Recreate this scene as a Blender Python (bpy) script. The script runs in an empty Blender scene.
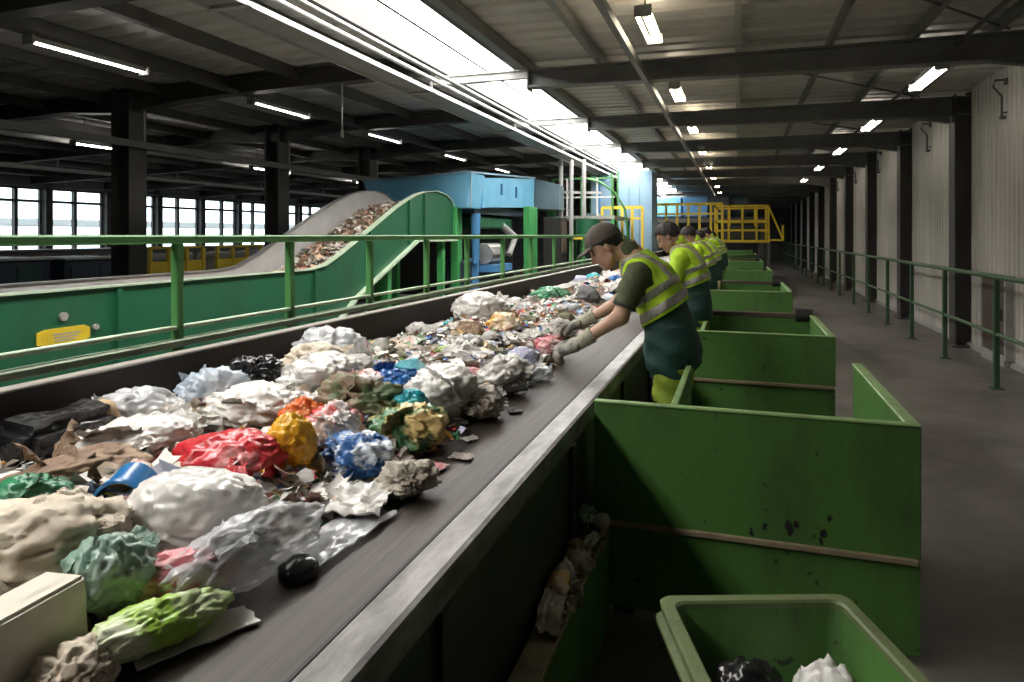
import bpy, bmesh, math, random
import numpy as np
from mathutils import Vector, Matrix, noise
random.seed(7)
SC = bpy.context.scene
COL = SC.collection
PI = math.pi

# ------------------------------------------------------------------ camera
# world axes: X to the right across the hall, Y along the sorting line, Z up
cam_d = bpy.data.cameras.new('camera')
cam = bpy.data.objects.new('camera', cam_d)
COL.objects.link(cam)
cam.location = (0, 0, 1.6)
cam.rotation_euler = (math.radians(90), 0, math.radians(18.31))
cam_d.sensor_width = 36
cam_d.lens = 24.0
cam_d.shift_y = -106 / 1024
cam_d.clip_start = 0.05
cam_d.clip_end = 300
SC.camera = cam

# ------------------------------------------------------------------ world, exposure
SC.view_settings.view_transform = 'Standard'
SC.view_settings.look = 'None'
SC.view_settings.gamma = 1
SC.view_settings.exposure = 0.42
wd = bpy.data.worlds.new('overcast_sky')
SC.world = wd
wd.use_nodes = True
wb = wd.node_tree.nodes['Background']
wb.inputs[0].default_value = (0.86, 0.92, 1.0, 1)
wb.inputs[1].default_value = 3.2
SKYLIGHT = 15.5
TUBE = 22.0

# ------------------------------------------------------------------ materials
MATS = {}
def mat(name, col, rough=0.5, metal=0.0, col2=None, scale=6.0, bump=0.0, bscale=40.0, alpha=1.0, stretch=None, spec=0.5, lo=0.35, hi=0.7, emit=None, coat=0.0):
    m = bpy.data.materials.new(name)
    m.use_nodes = True
    nt = m.node_tree
    b = nt.nodes['Principled BSDF']
    b.inputs['Roughness'].default_value = rough
    b.inputs['Metallic'].default_value = metal
    b.inputs['Specular IOR Level'].default_value = spec
    b.inputs['Coat Weight'].default_value = coat
    b.inputs['Base Color'].default_value = (*col, 1)
    tc = nt.nodes.new('ShaderNodeTexCoord')
    mp = nt.nodes.new('ShaderNodeMapping')
    nt.links.new(tc.outputs['Object'], mp.inputs['Vector'])
    if stretch: mp.inputs['Scale'].default_value = stretch
    if col2 is not None:
        n = nt.nodes.new('ShaderNodeTexNoise')
        n.inputs['Scale'].default_value = scale
        n.inputs['Detail'].default_value = 6
        n.inputs['Roughness'].default_value = 0.65
        nt.links.new(mp.outputs[0], n.inputs['Vector'])
        r = nt.nodes.new('ShaderNodeValToRGB')
        r.color_ramp.elements[0].position = lo
        r.color_ramp.elements[1].position = hi
        r.color_ramp.elements[0].color = (*col, 1)
        r.color_ramp.elements[1].color = (*col2, 1)
        nt.links.new(n.outputs['Fac'], r.inputs['Fac'])
        nt.links.new(r.outputs['Color'], b.inputs['Base Color'])
    if bump:
        n2 = nt.nodes.new('ShaderNodeTexNoise')
        n2.inputs['Scale'].default_value = bscale
        n2.inputs['Detail'].default_value = 4
        nt.links.new(mp.outputs[0], n2.inputs['Vector'])
        bp = nt.nodes.new('ShaderNodeBump')
        bp.inputs['Strength'].default_value = bump
        bp.inputs['Distance'].default_value = 0.02
        nt.links.new(n2.outputs['Fac'], bp.inputs['Height'])
        nt.links.new(bp.outputs[0], b.inputs['Normal'])
    if alpha < 1:
        b.inputs['Alpha'].default_value = alpha
    if emit:
        b.inputs['Emission Color'].default_value = (*emit[:3], 1)
        b.inputs['Emission Strength'].default_value = emit[3]
    MATS[name] = m
    return m

def painted(name, col, grime=(0.03, 0.028, 0.02), amt=0.55, scale=3.0, rough=0.42, streak=(1, 1, .35), chip=None):
    """paint with blotchy grime and vertical streaks"""
    m = bpy.data.materials.new(name)
    m.use_nodes = True
    nt = m.node_tree
    b = nt.nodes['Principled BSDF']
    tc = nt.nodes.new('ShaderNodeTexCoord')
    mp = nt.nodes.new('ShaderNodeMapping')
    mp.inputs['Scale'].default_value = streak
    nt.links.new(tc.outputs['Object'], mp.inputs['Vector'])
    n = nt.nodes.new('ShaderNodeTexNoise')
    n.inputs['Scale'].default_value = scale
    n.inputs['Detail'].default_value = 8
    n.inputs['Roughness'].default_value = 0.7
    nt.links.new(mp.outputs[0], n.inputs['Vector'])
    r = nt.nodes.new('ShaderNodeValToRGB')
    r.color_ramp.elements[0].position = 0.5
    r.color_ramp.elements[1].position = 0.78
    r.color_ramp.elements[0].color = (0, 0, 0, 1)
    r.color_ramp.elements[1].color = (amt, amt, amt, 1)
    nt.links.new(n.outputs['Fac'], r.inputs['Fac'])
    mx = nt.nodes.new('ShaderNodeMix')
    mx.data_type = 'RGBA'
    mx.inputs[6].default_value = (*col, 1)
    mx.inputs[7].default_value = (*grime, 1)
    nt.links.new(r.outputs['Color'], mx.inputs[0])
    out = mx.outputs[2]
    if chip:
        n3 = nt.nodes.new('ShaderNodeTexNoise')
        n3.inputs['Scale'].default_value = 22
        n3.inputs['Detail'].default_value = 5
        nt.links.new(tc.outputs['Object'], n3.inputs['Vector'])
        r3 = nt.nodes.new('ShaderNodeValToRGB')
        r3.color_ramp.elements[0].position = 0.66
        r3.color_ramp.elements[1].position = 0.7
        nt.links.new(n3.outputs['Fac'], r3.inputs['Fac'])
        m2 = nt.nodes.new('ShaderNodeMix')
        m2.data_type = 'RGBA'
        m2.inputs[7].default_value = (*chip, 1)
        nt.links.new(out, m2.inputs[6])
        nt.links.new(r3.outputs['Color'], m2.inputs[0])
        out = m2.outputs[2]
    nt.links.new(out, b.inputs['Base Color'])
    rr = nt.nodes.new('ShaderNodeMapRange')
    rr.inputs['To Min'].default_value = rough - .1
    rr.inputs['To Max'].default_value = rough + .25
    nt.links.new(n.outputs['Fac'], rr.inputs['Value'])
    nt.links.new(rr.outputs[0], b.inputs['Roughness'])
    bp = nt.nodes.new('ShaderNodeBump')
    bp.inputs['Strength'].default_value = 0.12
    bp.inputs['Distance'].default_value = 0.01
    nt.links.new(n.outputs['Fac'], bp.inputs['Height'])
    nt.links.new(bp.outputs[0], b.inputs['Normal'])
    MATS[name] = m
    return m

def glow(name, col, strength, dirt=0.0):
    m = bpy.data.materials.new(name)
    m.use_nodes = True
    nt = m.node_tree
    for n in list(nt.nodes): nt.nodes.remove(n)
    o = nt.nodes.new('ShaderNodeOutputMaterial')
    e = nt.nodes.new('ShaderNodeEmission')
    e.inputs[0].default_value = (*col, 1)
    e.inputs[1].default_value = strength
    nt.links.new(e.outputs[0], o.inputs[0])
    MATS[name] = m
    return m

def glass(name, tint=(0.9, 0.95, 0.95)):
    m = bpy.data.materials.new(name)
    m.use_nodes = True
    nt = m.node_tree
    for n in list(nt.nodes): nt.nodes.remove(n)
    o = nt.nodes.new('ShaderNodeOutputMaterial')
    t = nt.nodes.new('ShaderNodeBsdfTransparent')
    t.inputs[0].default_value = (*tint, 1)
    g = nt.nodes.new('ShaderNodeBsdfGlossy')
    g.inputs['Roughness'].default_value = 0.05
    x = nt.nodes.new('ShaderNodeMixShader')
    x.inputs[0].default_value = 0.07
    nt.links.new(t.outputs[0], x.inputs[1])
    nt.links.new(g.outputs[0], x.inputs[2])
    nt.links.new(x.outputs[0], o.inputs[0])
    MATS[name] = m
    return m

M = {}
M['bin_green'] = painted('bin_green_paint', (0.074, 0.19, 0.039), amt=0.75, scale=2.2, chip=(0.03, 0.05, 0.02))
M['bin_edge'] = painted('bin_edge_worn', (0.22, 0.36, 0.13), grime=(0.10, 0.08, 0.05), amt=0.8, scale=9)
M['rail_mid'] = painted('railing_muted_green', (0.055, 0.125, 0.055), amt=0.4, scale=7)
M['tub_edge'] = painted('tub_rim_worn', (0.13, 0.17, 0.07), grime=(0.06, 0.05, 0.03), amt=0.85, scale=9)
M['rust_edge'] = painted('rusty_edge', (0.26, 0.21, 0.13), grime=(0.05, 0.035, 0.02), amt=0.8, scale=8)
M['conv_green'] = painted('conveyor_green_paint', (0.010, 0.105, 0.046), amt=0.45, scale=1.6)
M['rail_green'] = painted('railing_green_paint', (0.07, 0.24, 0.065), amt=0.5, scale=7)
M['rail_light'] = painted('railing_lit_green', (0.46, 0.58, 0.42), amt=0.4, scale=7)  # green paled to hold the light on the low rails; also on flanges
M['rail_dark'] = painted('railing_dark_green', (0.035, 0.085, 0.04), amt=0.4, scale=7)
M['post_green'] = painted('machine_green_paint', (0.05, 0.30, 0.085), amt=0.4, scale=4)
M['steel'] = mat('galvanised_steel', (0.40, 0.40, 0.39), 0.38, 0.6, (0.55, 0.54, 0.53), 5, 0.05, 60, stretch=(1, .2, 1))
M['edge_steel'] = mat('worn_steel_edge', (0.105, 0.10, 0.096), 0.42, 0.4, (0.33, 0.32, 0.31), 14, 0.08, 90, stretch=(1, .35, 1))
M['grey_steel'] = mat('grey_painted_steel', (0.30, 0.30, 0.285), 0.5, 0.0, (0.40, 0.40, 0.385), 4)
M['dark_steel'] = mat('dark_painted_steel', (0.055, 0.055, 0.052), 0.5, 0.0, (0.085, 0.083, 0.078), 3)
M['beam_grey'] = mat('rafter_grey_paint', (0.10, 0.102, 0.098), 0.5, 0.0, (0.15, 0.15, 0.143), 2)
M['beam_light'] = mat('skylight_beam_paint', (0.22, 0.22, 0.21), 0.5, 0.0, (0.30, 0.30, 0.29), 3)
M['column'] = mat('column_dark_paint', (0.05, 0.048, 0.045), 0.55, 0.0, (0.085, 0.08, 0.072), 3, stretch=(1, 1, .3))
M['black'] = mat('black_grime', (0.012, 0.012, 0.012), 0.6)
M['side_dark'] = mat('greasy_dark_side', (0.018, 0.019, 0.016), 0.42, 0.0, (0.04, 0.041, 0.034), 4, 0.1, 20, stretch=(1, 1, .4))
M['belt'] = mat('rubber_belt', (0.024, 0.018, 0.015), 0.55, 0.0, (0.085, 0.067, 0.055), 16, 0.12, 60, stretch=(3.0, .10, 1), lo=.3, hi=.75)
M['guard'] = mat('guard_board_inner', (0.014, 0.011, 0.009), 0.8, 0.0, (0.036, 0.029, 0.025), 5, 0.1, 20, stretch=(1, .25, 1))
M['guard_edge'] = mat('guard_board_edge', (0.36, 0.34, 0.31), 0.45, 0.2, (0.33, 0.30, 0.27), 9, stretch=(1, .3, 1))
M['floor'] = mat('concrete_floor', (0.098, 0.088, 0.080), 0.48, 0.0, (0.18, 0.164, 0.150), 1.7, 0.15, 18)
M['cladding'] = mat('pale_cladding', (0.40, 0.38, 0.35), 0.5, 0.0, (0.60, 0.575, 0.54), 1.6, 0.04, 25, stretch=(1, 1, .22))
M['deck'] = mat('roof_deck_sheet', (0.40, 0.38, 0.35), 0.5, 0.1, (0.52, 0.495, 0.455), 2.2)
M['deck_pale'] = mat('roof_deck_sheet_pale', (0.48, 0.47, 0.45), 0.55, 0.1, (0.60, 0.585, 0.56), 2.2)  # paler roof sheet for the left slope, ridge and outer skin
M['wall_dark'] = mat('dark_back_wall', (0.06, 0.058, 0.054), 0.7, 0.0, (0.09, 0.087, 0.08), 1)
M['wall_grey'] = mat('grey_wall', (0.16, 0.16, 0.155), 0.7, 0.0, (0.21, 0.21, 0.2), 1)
M['blue'] = mat('hopper_blue_paint', (0.15, 0.44, 0.68), 0.26, 0.0, (0.22, 0.54, 0.76), 2.5, 0.03, 6)
M['blue_dark'] = mat('blue_grey_panel', (0.055, 0.10, 0.12), 0.5, 0.0, (0.08, 0.13, 0.15), 2)
M['blue_pale'] = mat('pale_blue_sheet', (0.20, 0.34, 0.47), 0.5, 0.0, (0.27, 0.42, 0.55), 1.2)
M['blue_mid'] = mat('machine_blue', (0.06, 0.20, 0.42), 0.4, 0.0, (0.09, 0.27, 0.50), 3)
M['navy'] = mat('navy_machine', (0.015, 0.025, 0.045), 0.5, 0.0, (0.03, 0.045, 0.06), 2)
M['teal_dark'] = mat('dark_green_machine', (0.012, 0.045, 0.035), 0.5, 0.0, (0.025, 0.065, 0.05), 2)
M['yellow'] = mat('safety_yellow', (0.74, 0.54, 0.03), 0.45, 0.0, (0.58, 0.42, 0.03), 5)
M['white'] = mat('white_paint', (0.72, 0.72, 0.70), 0.45, 0.0, (0.6, 0.6, 0.58), 4)
M['pipe_white'] = mat('white_pipe', (0.40, 0.40, 0.39), 0.35)
M['rust'] = mat('rusty_brown_panel', (0.06, 0.042, 0.035), 0.65, 0.0, (0.11, 0.075, 0.06), 4)
M['ridge_dark'] = mat('ridge_trim', (0.05, 0.05, 0.048), 0.7)
M['steel_pale'] = mat('pale_galvanised', (0.52, 0.52, 0.51), 0.5, 0.1, (0.66, 0.66, 0.65), 3, 0.05, 30)
M['skylight'] = glow('daylit_skylight', (1.0, 0.965, 0.915), SKYLIGHT)
M['tube'] = glow('lit_tube', (1.0, 0.86, 0.62), TUBE)
M['tube_dim'] = glow('lit_tube_white', (1.0, 0.92, 0.80), 13)
M['tube_left'] = glow('lit_tube_left', (1.0, 0.95, 0.88), 15)
M['tube_fill'] = glow('fill_tube_far', (1.0, 0.95, 0.88), 55)
M['far_bulb'] = glow('lit_bulb', (1.0, 0.9, 0.75), 8)
M['glass'] = glass('window_glass')

# ------------------------------------------------------------------ mesh building
class MB:
    def __init__(s): s.v = []; s.f = []; s.mi = []; s.cur = 0
    def add(s, vs, fs):
        o = len(s.v)
        s.v += [tuple(p) for p in vs]
        s.f += [tuple(i + o for i in f) for f in fs]
        s.mi += [s.cur] * len(fs)
        return s
    def box(s, c, d, R=None):
        x, y, z = d[0] / 2, d[1] / 2, d[2] / 2
        vs = [Vector(p) for p in ((-x,-y,-z),(x,-y,-z),(x,y,-z),(-x,y,-z),(-x,-y,z),(x,-y,z),(x,y,z),(-x,y,z))]
        if R is not None: vs = [R @ p for p in vs]
        c = Vector(c)
        return s.add([p + c for p in vs], [(0,3,2,1),(4,5,6,7),(0,1,5,4),(1,2,6,5),(2,3,7,6),(3,0,4,7)])
    def bb(s, x0, x1, y0, y1, z0, z1):
        return s.box(((x0+x1)/2, (y0+y1)/2, (z0+z1)/2), (abs(x1-x0), abs(y1-y0), abs(z1-z0)))
    def beam(s, p0, p1, w, h, up=(0,0,1)):
        p0, p1 = Vector(p0), Vector(p1)
        a = (p1 - p0); L = a.length; a.normalize()
        u = Vector(up)
        if abs(a.dot(u)) > .98: u = Vector((0,1,0))
        r = a.cross(u).normalized(); u = r.cross(a).normalized()
        R = Matrix((r, a, u)).transposed()
        return s.box((p0 + p1) / 2, (w, L, h), R)
    def cyl(s, p0, p1, r0, r1=None, n=12, caps=True):
        if r1 is None: r1 = r0
        p0, p1 = Vector(p0), Vector(p1)
        a = (p1 - p0).normalized()
        u = Vector((0,0,1)) if abs(a.z) < .95 else Vector((1,0,0))
        r = a.cross(u).normalized(); u = r.cross(a)
        vs = []
        for p, q in ((p0, r0), (p1, r1)):
            for k in range(n):
                t = 2*PI*k/n
                vs.append(p + r*(math.cos(t)*q) + u*(math.sin(t)*q))
        fs = [(k, (k+1) % n, n + (k+1) % n, n + k) for k in range(n)]
        if caps: fs += [tuple(range(n-1,-1,-1)), tuple(range(n, 2*n))]
        return s.add(vs, fs)
    def tube(s, pts, r, n=8):
        pts = [Vector(p) for p in pts]
        vs = []; fs = []
        for i, p in enumerate(pts):
            a = (pts[min(i+1, len(pts)-1)] - pts[max(i-1, 0)]).normalized()
            u = Vector((0,0,1)) if abs(a.z) < .9 else Vector((1,0,0))
            q = a.cross(u).normalized(); u = q.cross(a)
            for k in range(n):
                t = 2*PI*k/n
                vs.append(p + q*(math.cos(t)*r) + u*(math.sin(t)*r))
        for i in range(len(pts)-1):
            for k in range(n):
                fs.append((i*n+k, i*n+(k+1) % n, (i+1)*n+(k+1) % n, (i+1)*n+k))
        fs += [tuple(range(n-1,-1,-1)), tuple(range((len(pts)-1)*n, len(pts)*n))]
        return s.add(vs, fs)
    def prism(s, poly, x0, x1, axis='x'):
        """extrude a polygon of (y, z) along x (or (x, z) along y)"""
        n = len(poly)
        if axis == 'x':
            vs = [(x0, p[0], p[1]) for p in poly] + [(x1, p[0], p[1]) for p in poly]
        elif axis == 'y':
            vs = [(p[0], x0, p[1]) for p in poly] + [(p[0], x1, p[1]) for p in poly]
        else:
            vs = [(p[0], p[1], x0) for p in poly] + [(p[0], p[1], x1) for p in poly]
        fs = [(k, (k+1) % n, n+(k+1) % n, n+k) for k in range(n)] + [tuple(range(n-1,-1,-1)), tuple(range(n,2*n))]
        return s.add(vs, fs)
    def strip(s, pts, x0, x1, t):
        """a bent plate following (y,z) points, from x0 to x1, thickness t downwards"""
        for a, b in zip(pts, pts[1:]):
            s.add([(x0,a[0],a[1]),(x1,a[0],a[1]),(x1,b[0],b[1]),(x0,b[0],b[1]),(x0,a[0],a[1]-t),(x1,a[0],a[1]-t),(x1,b[0],b[1]-t),(x0,b[0],b[1]-t)],
                  [(0,1,2,3),(7,6,5,4),(0,4,5,1),(1,5,6,2),(2,6,7,3),(3,7,4,0)])
        return s
    def mesh(s, name, org, bevel=0, smooth=False):
        me = bpy.data.meshes.new(name)
        me.from_pydata([(v[0]-org[0], v[1]-org[1], v[2]-org[2]) for v in s.v], [], s.f)
        if any(s.mi): me.polygons.foreach_set('material_index', s.mi)
        bm = bmesh.new(); bm.from_mesh(me)
        bmesh.ops.recalc_face_normals(bm, faces=bm.faces)
        if bevel:
            es = [e for e in bm.edges if len(e.link_faces) == 2 and e.calc_face_angle(0) > .5]
            bmesh.ops.bevel(bm, geom=es, offset=bevel, segments=1, affect='EDGES')
        bm.to_mesh(me); bm.free()
        if smooth:
            me.polygons.foreach_set('use_smooth', [True] * len(me.polygons))
            me.set_sharp_from_angle(angle=math.radians(40))
        return me
    def center(s):
        a = np.array(s.v); lo, hi = a.min(0), a.max(0)
        return ((lo[0]+hi[0])/2, (lo[1]+hi[1])/2, lo[2])
    def build(s, name, m, parent=None, bevel=0, smooth=False, org=None):
        base = origin(parent)
        o0 = org if org is not None else (base if parent is not None else s.center())
        me = s.mesh(name, o0, bevel, smooth)
        for mm in (m if isinstance(m, (list, tuple)) else [m]): me.materials.append(mm)
        o = bpy.data.objects.new(name, me)
        COL.objects.link(o)
        o.location = Vector(o0) - Vector(base)
        if parent is not None: o.parent = parent
        ORG[o.name] = tuple(o0)
        return o

ORG = {}
def origin(o):
    return (0, 0, 0) if o is None else ORG.get(o.name, (0, 0, 0))

def root(name, loc, label, cat, group=None):
    o = bpy.data.objects.new(name, None)
    o.empty_display_size = .1
    COL.objects.link(o)
    o.location = loc
    ORG[o.name] = tuple(loc)
    tag(o, label, cat, group)
    return o

def tag(o, label=None, cat=None, group=None, kind=None):
    if label: o['label'] = label
    if cat: o['category'] = cat
    if group: o['group'] = group
    if kind: o['kind'] = kind
    return o

def struct(o, label=None, cat=None):
    o['kind'] = 'structure'
    if label: o['label'] = label
    if cat: o['category'] = cat
    return o

def copy_tree(o, parent=None):
    c = o.copy(); COL.objects.link(c)
    if parent is not None: c.parent = parent
    for ch in list(o.children): copy_tree(ch, c)
    return c

def from_arrays(name, V, F, mats, parent=None, org=None, smooth=True):
    base = origin(parent)
    o0 = org if org is not None else base
    me = bpy.data.meshes.new(name)
    V = np.asarray(V) - np.asarray(o0)
    me.from_pydata(V.tolist(), [], F if isinstance(F, list) else F.tolist())
    if smooth: me.polygons.foreach_set('use_smooth', [True] * len(me.polygons))
    for mm in mats: me.materials.append(mm)
    o = bpy.data.objects.new(name, me)
    COL.objects.link(o)
    o.location = Vector(o0) - Vector(base)
    if parent is not None: o.parent = parent
    ORG[o.name] = tuple(o0)
    return o
# ================================================================== THE HALL
Y0, Y1 = -6.0, 46.0
XR, XL = 3.2, -20.0
FRAME = 3.45
FR_Y = [7.9 + FRAME * k for k in range(-3, 12)]

f = MB().bb(XL - .2, XR + .2, Y0 - .2, Y1 + .2, -.2, 0).build('floor', M['floor'])
struct(f, 'dark stained concrete hall floor along the line of bins', 'floor')

# --- right wall: backing, one corrugated cladding panel per bay, dark columns
wr = MB().bb(XR, XR + .2, Y0, Y1, 0, 3.9).build('wall_right', M['wall_grey'])
struct(wr, 'pale corrugated cladding wall between dark columns behind the right railing', 'wall')
pan = MB()
W = FRAME - .3
nr = 21
prof = []
for k in range(nr):
    y = -W/2 + W * k / nr
    st = W / nr
    prof += [(y, 0), (y + st*.55, 0), (y + st*.68, -.022), (y + st*.88, -.022)]
prof.append((W/2, 0))
vs = []; fs = []
for (y, d) in prof: vs += [(XR - .05 + d, y, 0.06), (XR - .05 + d, y, 3.7)]
for k in range(len(prof) - 1): fs.append((2*k, 2*k+1, 2*k+3, 2*k+2))
pan.add(vs, fs)
pan_me = None
for y in FR_Y[:-1]:
    if pan_me is None:
        p = pan.build('cladding_panel', M['cladding'], wr, org=(XR - .05, 0, 0)); pan_me = p.data
    else:
        p = bpy.data.objects.new('cladding_panel', pan_me); COL.objects.link(p); p.parent = wr
    p.location = Vector((XR - .05, y + FRAME/2, 0)) - Vector(ORG[wr.name])
MB().bb(XR - .09, XR, Y0, Y1, 0, .07).build('base_kerb', M['grey_steel'], wr, bevel=.008)

def h_section(x0, x1, y, z0, z1, t=.025, w=.28):
    m = MB()
    d = x1 - x0
    m.bb(x0, x0 + t, y - w/2, y + w/2, z0, z1).bb(x1 - t, x1, y - w/2, y + w/2, z0, z1)
    m.bb(x0 + t, x1 - t, y - t/2, y + t/2, z0, z1)
    return m

first = None
for k, y in enumerate(FR_Y):
    m = h_section(XR - .27, XR - .02, y, 0, 3.6)
    m.bb(XR - .31, XR + .0, y - .18, y + .18, 0, .03)
    c = m.build('column', M['column'])
    struct(c, 'dark steel column standing against the pale right wall', 'column'); c['group'] = 'steel columns along the right wall'
for k, y in enumerate(FR_Y):
    m = h_section(-8.82, -8.48, y, 0, 3.8, .03, .32)
    m.bb(-8.9, -8.4, y - .25, y + .25, 0, .04)
    c = m.build('column', M['column'])
    struct(c, 'dark steel column in the middle of the hall behind the green conveyor', 'column'); c['group'] = 'free-standing steel columns in the left part of the hall'

# --- back and front walls
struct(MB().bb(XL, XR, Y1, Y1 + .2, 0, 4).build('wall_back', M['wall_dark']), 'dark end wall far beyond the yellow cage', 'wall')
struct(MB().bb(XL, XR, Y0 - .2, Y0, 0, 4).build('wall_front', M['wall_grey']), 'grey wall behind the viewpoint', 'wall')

# --- left wall with its row of windows
BAY = 2.1
bays = [11.1 + BAY * k for k in range(0, 16)]
wl = MB().bb(XL - .2, XL, Y0, Y1, 0, 1.12).bb(XL - .2, XL, Y0, Y1, 3.02, 4).bb(XL - .2, XL, Y0, bays[0], 1.12, 3.02).bb(XL - .2, XL, bays[-1] + BAY, Y1, 1.12, 3.02)
wl = wl.build('wall_left', M['wall_grey'])
struct(wl, 'grey wall with a long strip of windows on the far left', 'wall')
for k, y in enumerate(bays):
    MB().bb(XL - .1, XL + .12, y - .11, y + .11, 0, 3.9).build('wall_post', M['column'], wl)
    ya, yb = y + .13, y + BAY - .13
    fr = MB()
    xx0, xx1 = XL - .12, XL - .04
    fr.bb(xx0, xx1, ya, ya + .06, 1.12, 3.02).bb(xx0, xx1, yb - .06, yb, 1.12, 3.02)
    fr.bb(xx0, xx1, ya, yb, 1.12, 1.17).bb(xx0, xx1, ya, yb, 2.97, 3.02)
    ymid = (ya + yb) / 2 + (.12 if k % 2 else -.1)
    fr.bb(xx0, xx1 + .05, ymid - .05, ymid + .05, 1.17, 2.97)
    fr.bb(xx0, xx1 + .02, ya, yb, 2.58, 2.66)
    w = fr.build('window_%d' % (k + 1), M['column'])
    struct(w, 'daylit window in the strip along the far left wall', 'window'); w['group'] = 'windows in the left wall strip'
    for (pa, pb) in ((ya + .06, ymid - .05), (ymid + .05, yb - .06)):
        for (za, zb) in ((1.17, 2.58), (2.66, 2.97)):
            MB().bb(XL - .085, XL - .075, pa, pb, za, zb).build('pane', M['glass'], w)
MB().bb(XL - .2, XL + .12, bays[0], bays[-1] + BAY, 1.05, 1.12).build('window_ledge', M['grey_steel'], wl)
# outside: yard, a grey loading canopy and a pale shed that the windows look out on
struct(MB().bb(-60, XL - .2, -10, 60, -.2, -.01).build('ground_outside', M['floor']), 'pale yard outside the windows', 'ground')
cn = MB().bb(-27, -24.5, 6, 56, 1.95, 2.2)
struct(cn.build('exterior_canopy', M['white']), 'grey canopy edge seen through the left windows', 'canopy')

# ================================================================== ROOF
ceil_poly_r = [(-2.66, 3.77), (XR + .2, 3.68), (XR + .2, 3.74), (-2.66, 3.83)]
ce = MB()
def corrugate(xa, za, xb, zb, ya, yb, step, dep, up=.05):
    """roof sheet whose ribs run across the hall (along x)"""
    vs = []; fs = []
    y = ya; pr = []
    while y < yb:
        pr += [(y, 0), (y + step*.6, 0), (y + step*.7, dep), (y + step*.9, dep)]
        y += step
    for (y, d) in pr: vs += [(xa, y, za + d), (xb, y, zb + d)]
    for k in range(len(pr) - 1): fs.append((2*k, 2*k+2, 2*k+3, 2*k+1))
    return vs, fs
v, fcs = corrugate(-2.66, 3.74, XR + .2, 3.68, Y0, Y1, .30, .03)
ce.add(v, fcs)
ce.cur = 1
v, fcs = corrugate(-3.58, 3.95, XL, 3.36, Y0, Y1, .30, .03)
ce.add(v, fcs)
# opaque weather skin above the sheets, and closing strips over the ridge
ce.cur = 1
ce.bb(-2.72, XR + .2, Y0, Y1, 3.86, 3.9).bb(XL, -3.52, Y0, Y1, 4.05, 4.1)
ce.cur = 2
ce.bb(-2.66, -2.60, Y0, Y1, 3.66, 3.9).bb(-3.60, -3.54, Y0, Y1, 3.66, 4.1)
ceiling = ce.build('ceiling', [M['deck'], M['deck_pale'], M['ridge_dark']])
struct(ceiling, 'ribbed sheet-metal roof on grey rafters and purlins', 'ceiling')

# skylight: one translucent sheet per half bay along the ridge
ysk = -2.6
while ysk < 36.5:
    e = ysk + FRAME/2 - .03
    MB().bb(-3.54, -2.66, ysk, e, 3.855, 3.87).build('skylight_panel', M['skylight'], ceiling)
    ysk += FRAME/2
MB().bb(-3.58, -2.6, Y0, -2.6, 3.84, 3.9).build('ridge_sheet', M['deck_pale'], ceiling)
MB().bb(-3.58, -2.6, 36.5, Y1, 3.84, 3.9).build('ridge_sheet', M['deck_pale'], ceiling)

def rafter_right():
    m = MB()
    t = .03
    # web as a tapered plate, flanges above and below
    z = lambda x, a, b: a + (b - a) * (x + 2.38) / (XR - .3 + 2.38)
    xa, xb = -2.38, XR - .02
    m.prism([(xa, 3.39), (xb, 3.33), (xb, 3.57), (xa, 3.57)], -.008, .008, 'y')
    m.prism([(xa, 3.37), (xb, 3.31), (xb, 3.335), (xa, 3.395)], -.09, .09, 'y')
    m.prism([(xa, 3.565), (xb, 3.565), (xb, 3.585), (xa, 3.585)], -.09, .09, 'y')
    m.bb(xa - .02, xa, -.1, .1, 3.34, 3.62)
    # haunch at the wall column
    m.prism([(XR - .95, 3.33), (XR - .3, 3.21), (XR - .3, 3.33)], -.05, .05, 'y')
    return m
def rafter_left():
    m = MB()
    xa, xm, xb = -3.62, -8.65, XL
    za, zm, zb = 3.66, 3.55, 3.12
    m.prism([(xa, za), (xm, zm), (xb, zb), (xb, zb + .22), (xm, zm + .22), (xa, za + .22)], -.008, .008, 'y')
    m.prism([(xa, za - .02), (xm, zm - .02), (xb, zb - .02), (xb, zb), (xm, zm), (xa, za)], -.1, .1, 'y')
    m.prism([(xa, za + .2), (xm, zm + .2), (xb, zb + .2), (xb, zb + .22), (xm, zm + .22), (xa, za + .22)], -.1, .1, 'y')
    m.prism([(xm + 1.9, 3.58), (xm + .9, 3.52), (xm + .15, 3.42), (xm - .15, 3.42), (xm - .9, 3.46), (xm - 1.6, 3.52), (xm, 3.6)], -.1, .1, 'y')
    return m
def ridge_beam():
    m = MB()
    m.bb(-3.64, -2.38, -.045, .045, 3.49, 3.58)
    m.bb(-3.64, -2.38, -.07, .07, 3.575, 3.59)
    return m
me_r = me_l = me_c = None
for y in FR_Y:
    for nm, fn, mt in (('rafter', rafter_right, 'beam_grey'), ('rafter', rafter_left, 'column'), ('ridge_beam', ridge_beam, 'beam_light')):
        key = fn.__name__
        if key not in MATS:
            o = fn().build(nm, M[mt], ceiling, org=(0, 0, 0)); MATS[key] = o.data
        else:
            o = bpy.data.objects.new(nm, MATS[key]); COL.objects.link(o); o.parent = ceiling
        o.location = Vector((0, y, 0)) - Vector(ORG[ceiling.name])
# purlins along the hall
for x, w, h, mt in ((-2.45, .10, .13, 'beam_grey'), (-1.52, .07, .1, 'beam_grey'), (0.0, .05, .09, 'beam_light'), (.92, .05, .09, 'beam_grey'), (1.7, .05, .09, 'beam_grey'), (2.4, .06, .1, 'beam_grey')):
    MB().bb(x - w/2, x + w/2, Y0, Y1, 3.585, 3.585 + h).build('purlin', M[mt], ceiling)
for k in range(13):
    x = -4.55 - 1.17 * k
    z = 3.95 + (3.36 - 3.95) * (x + 3.58) / (XL + 3.58)
    MB().bb(x - .05, x + .05, Y0, Y1, z - .14, z).build('purlin', M['column'], ceiling)
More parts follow.
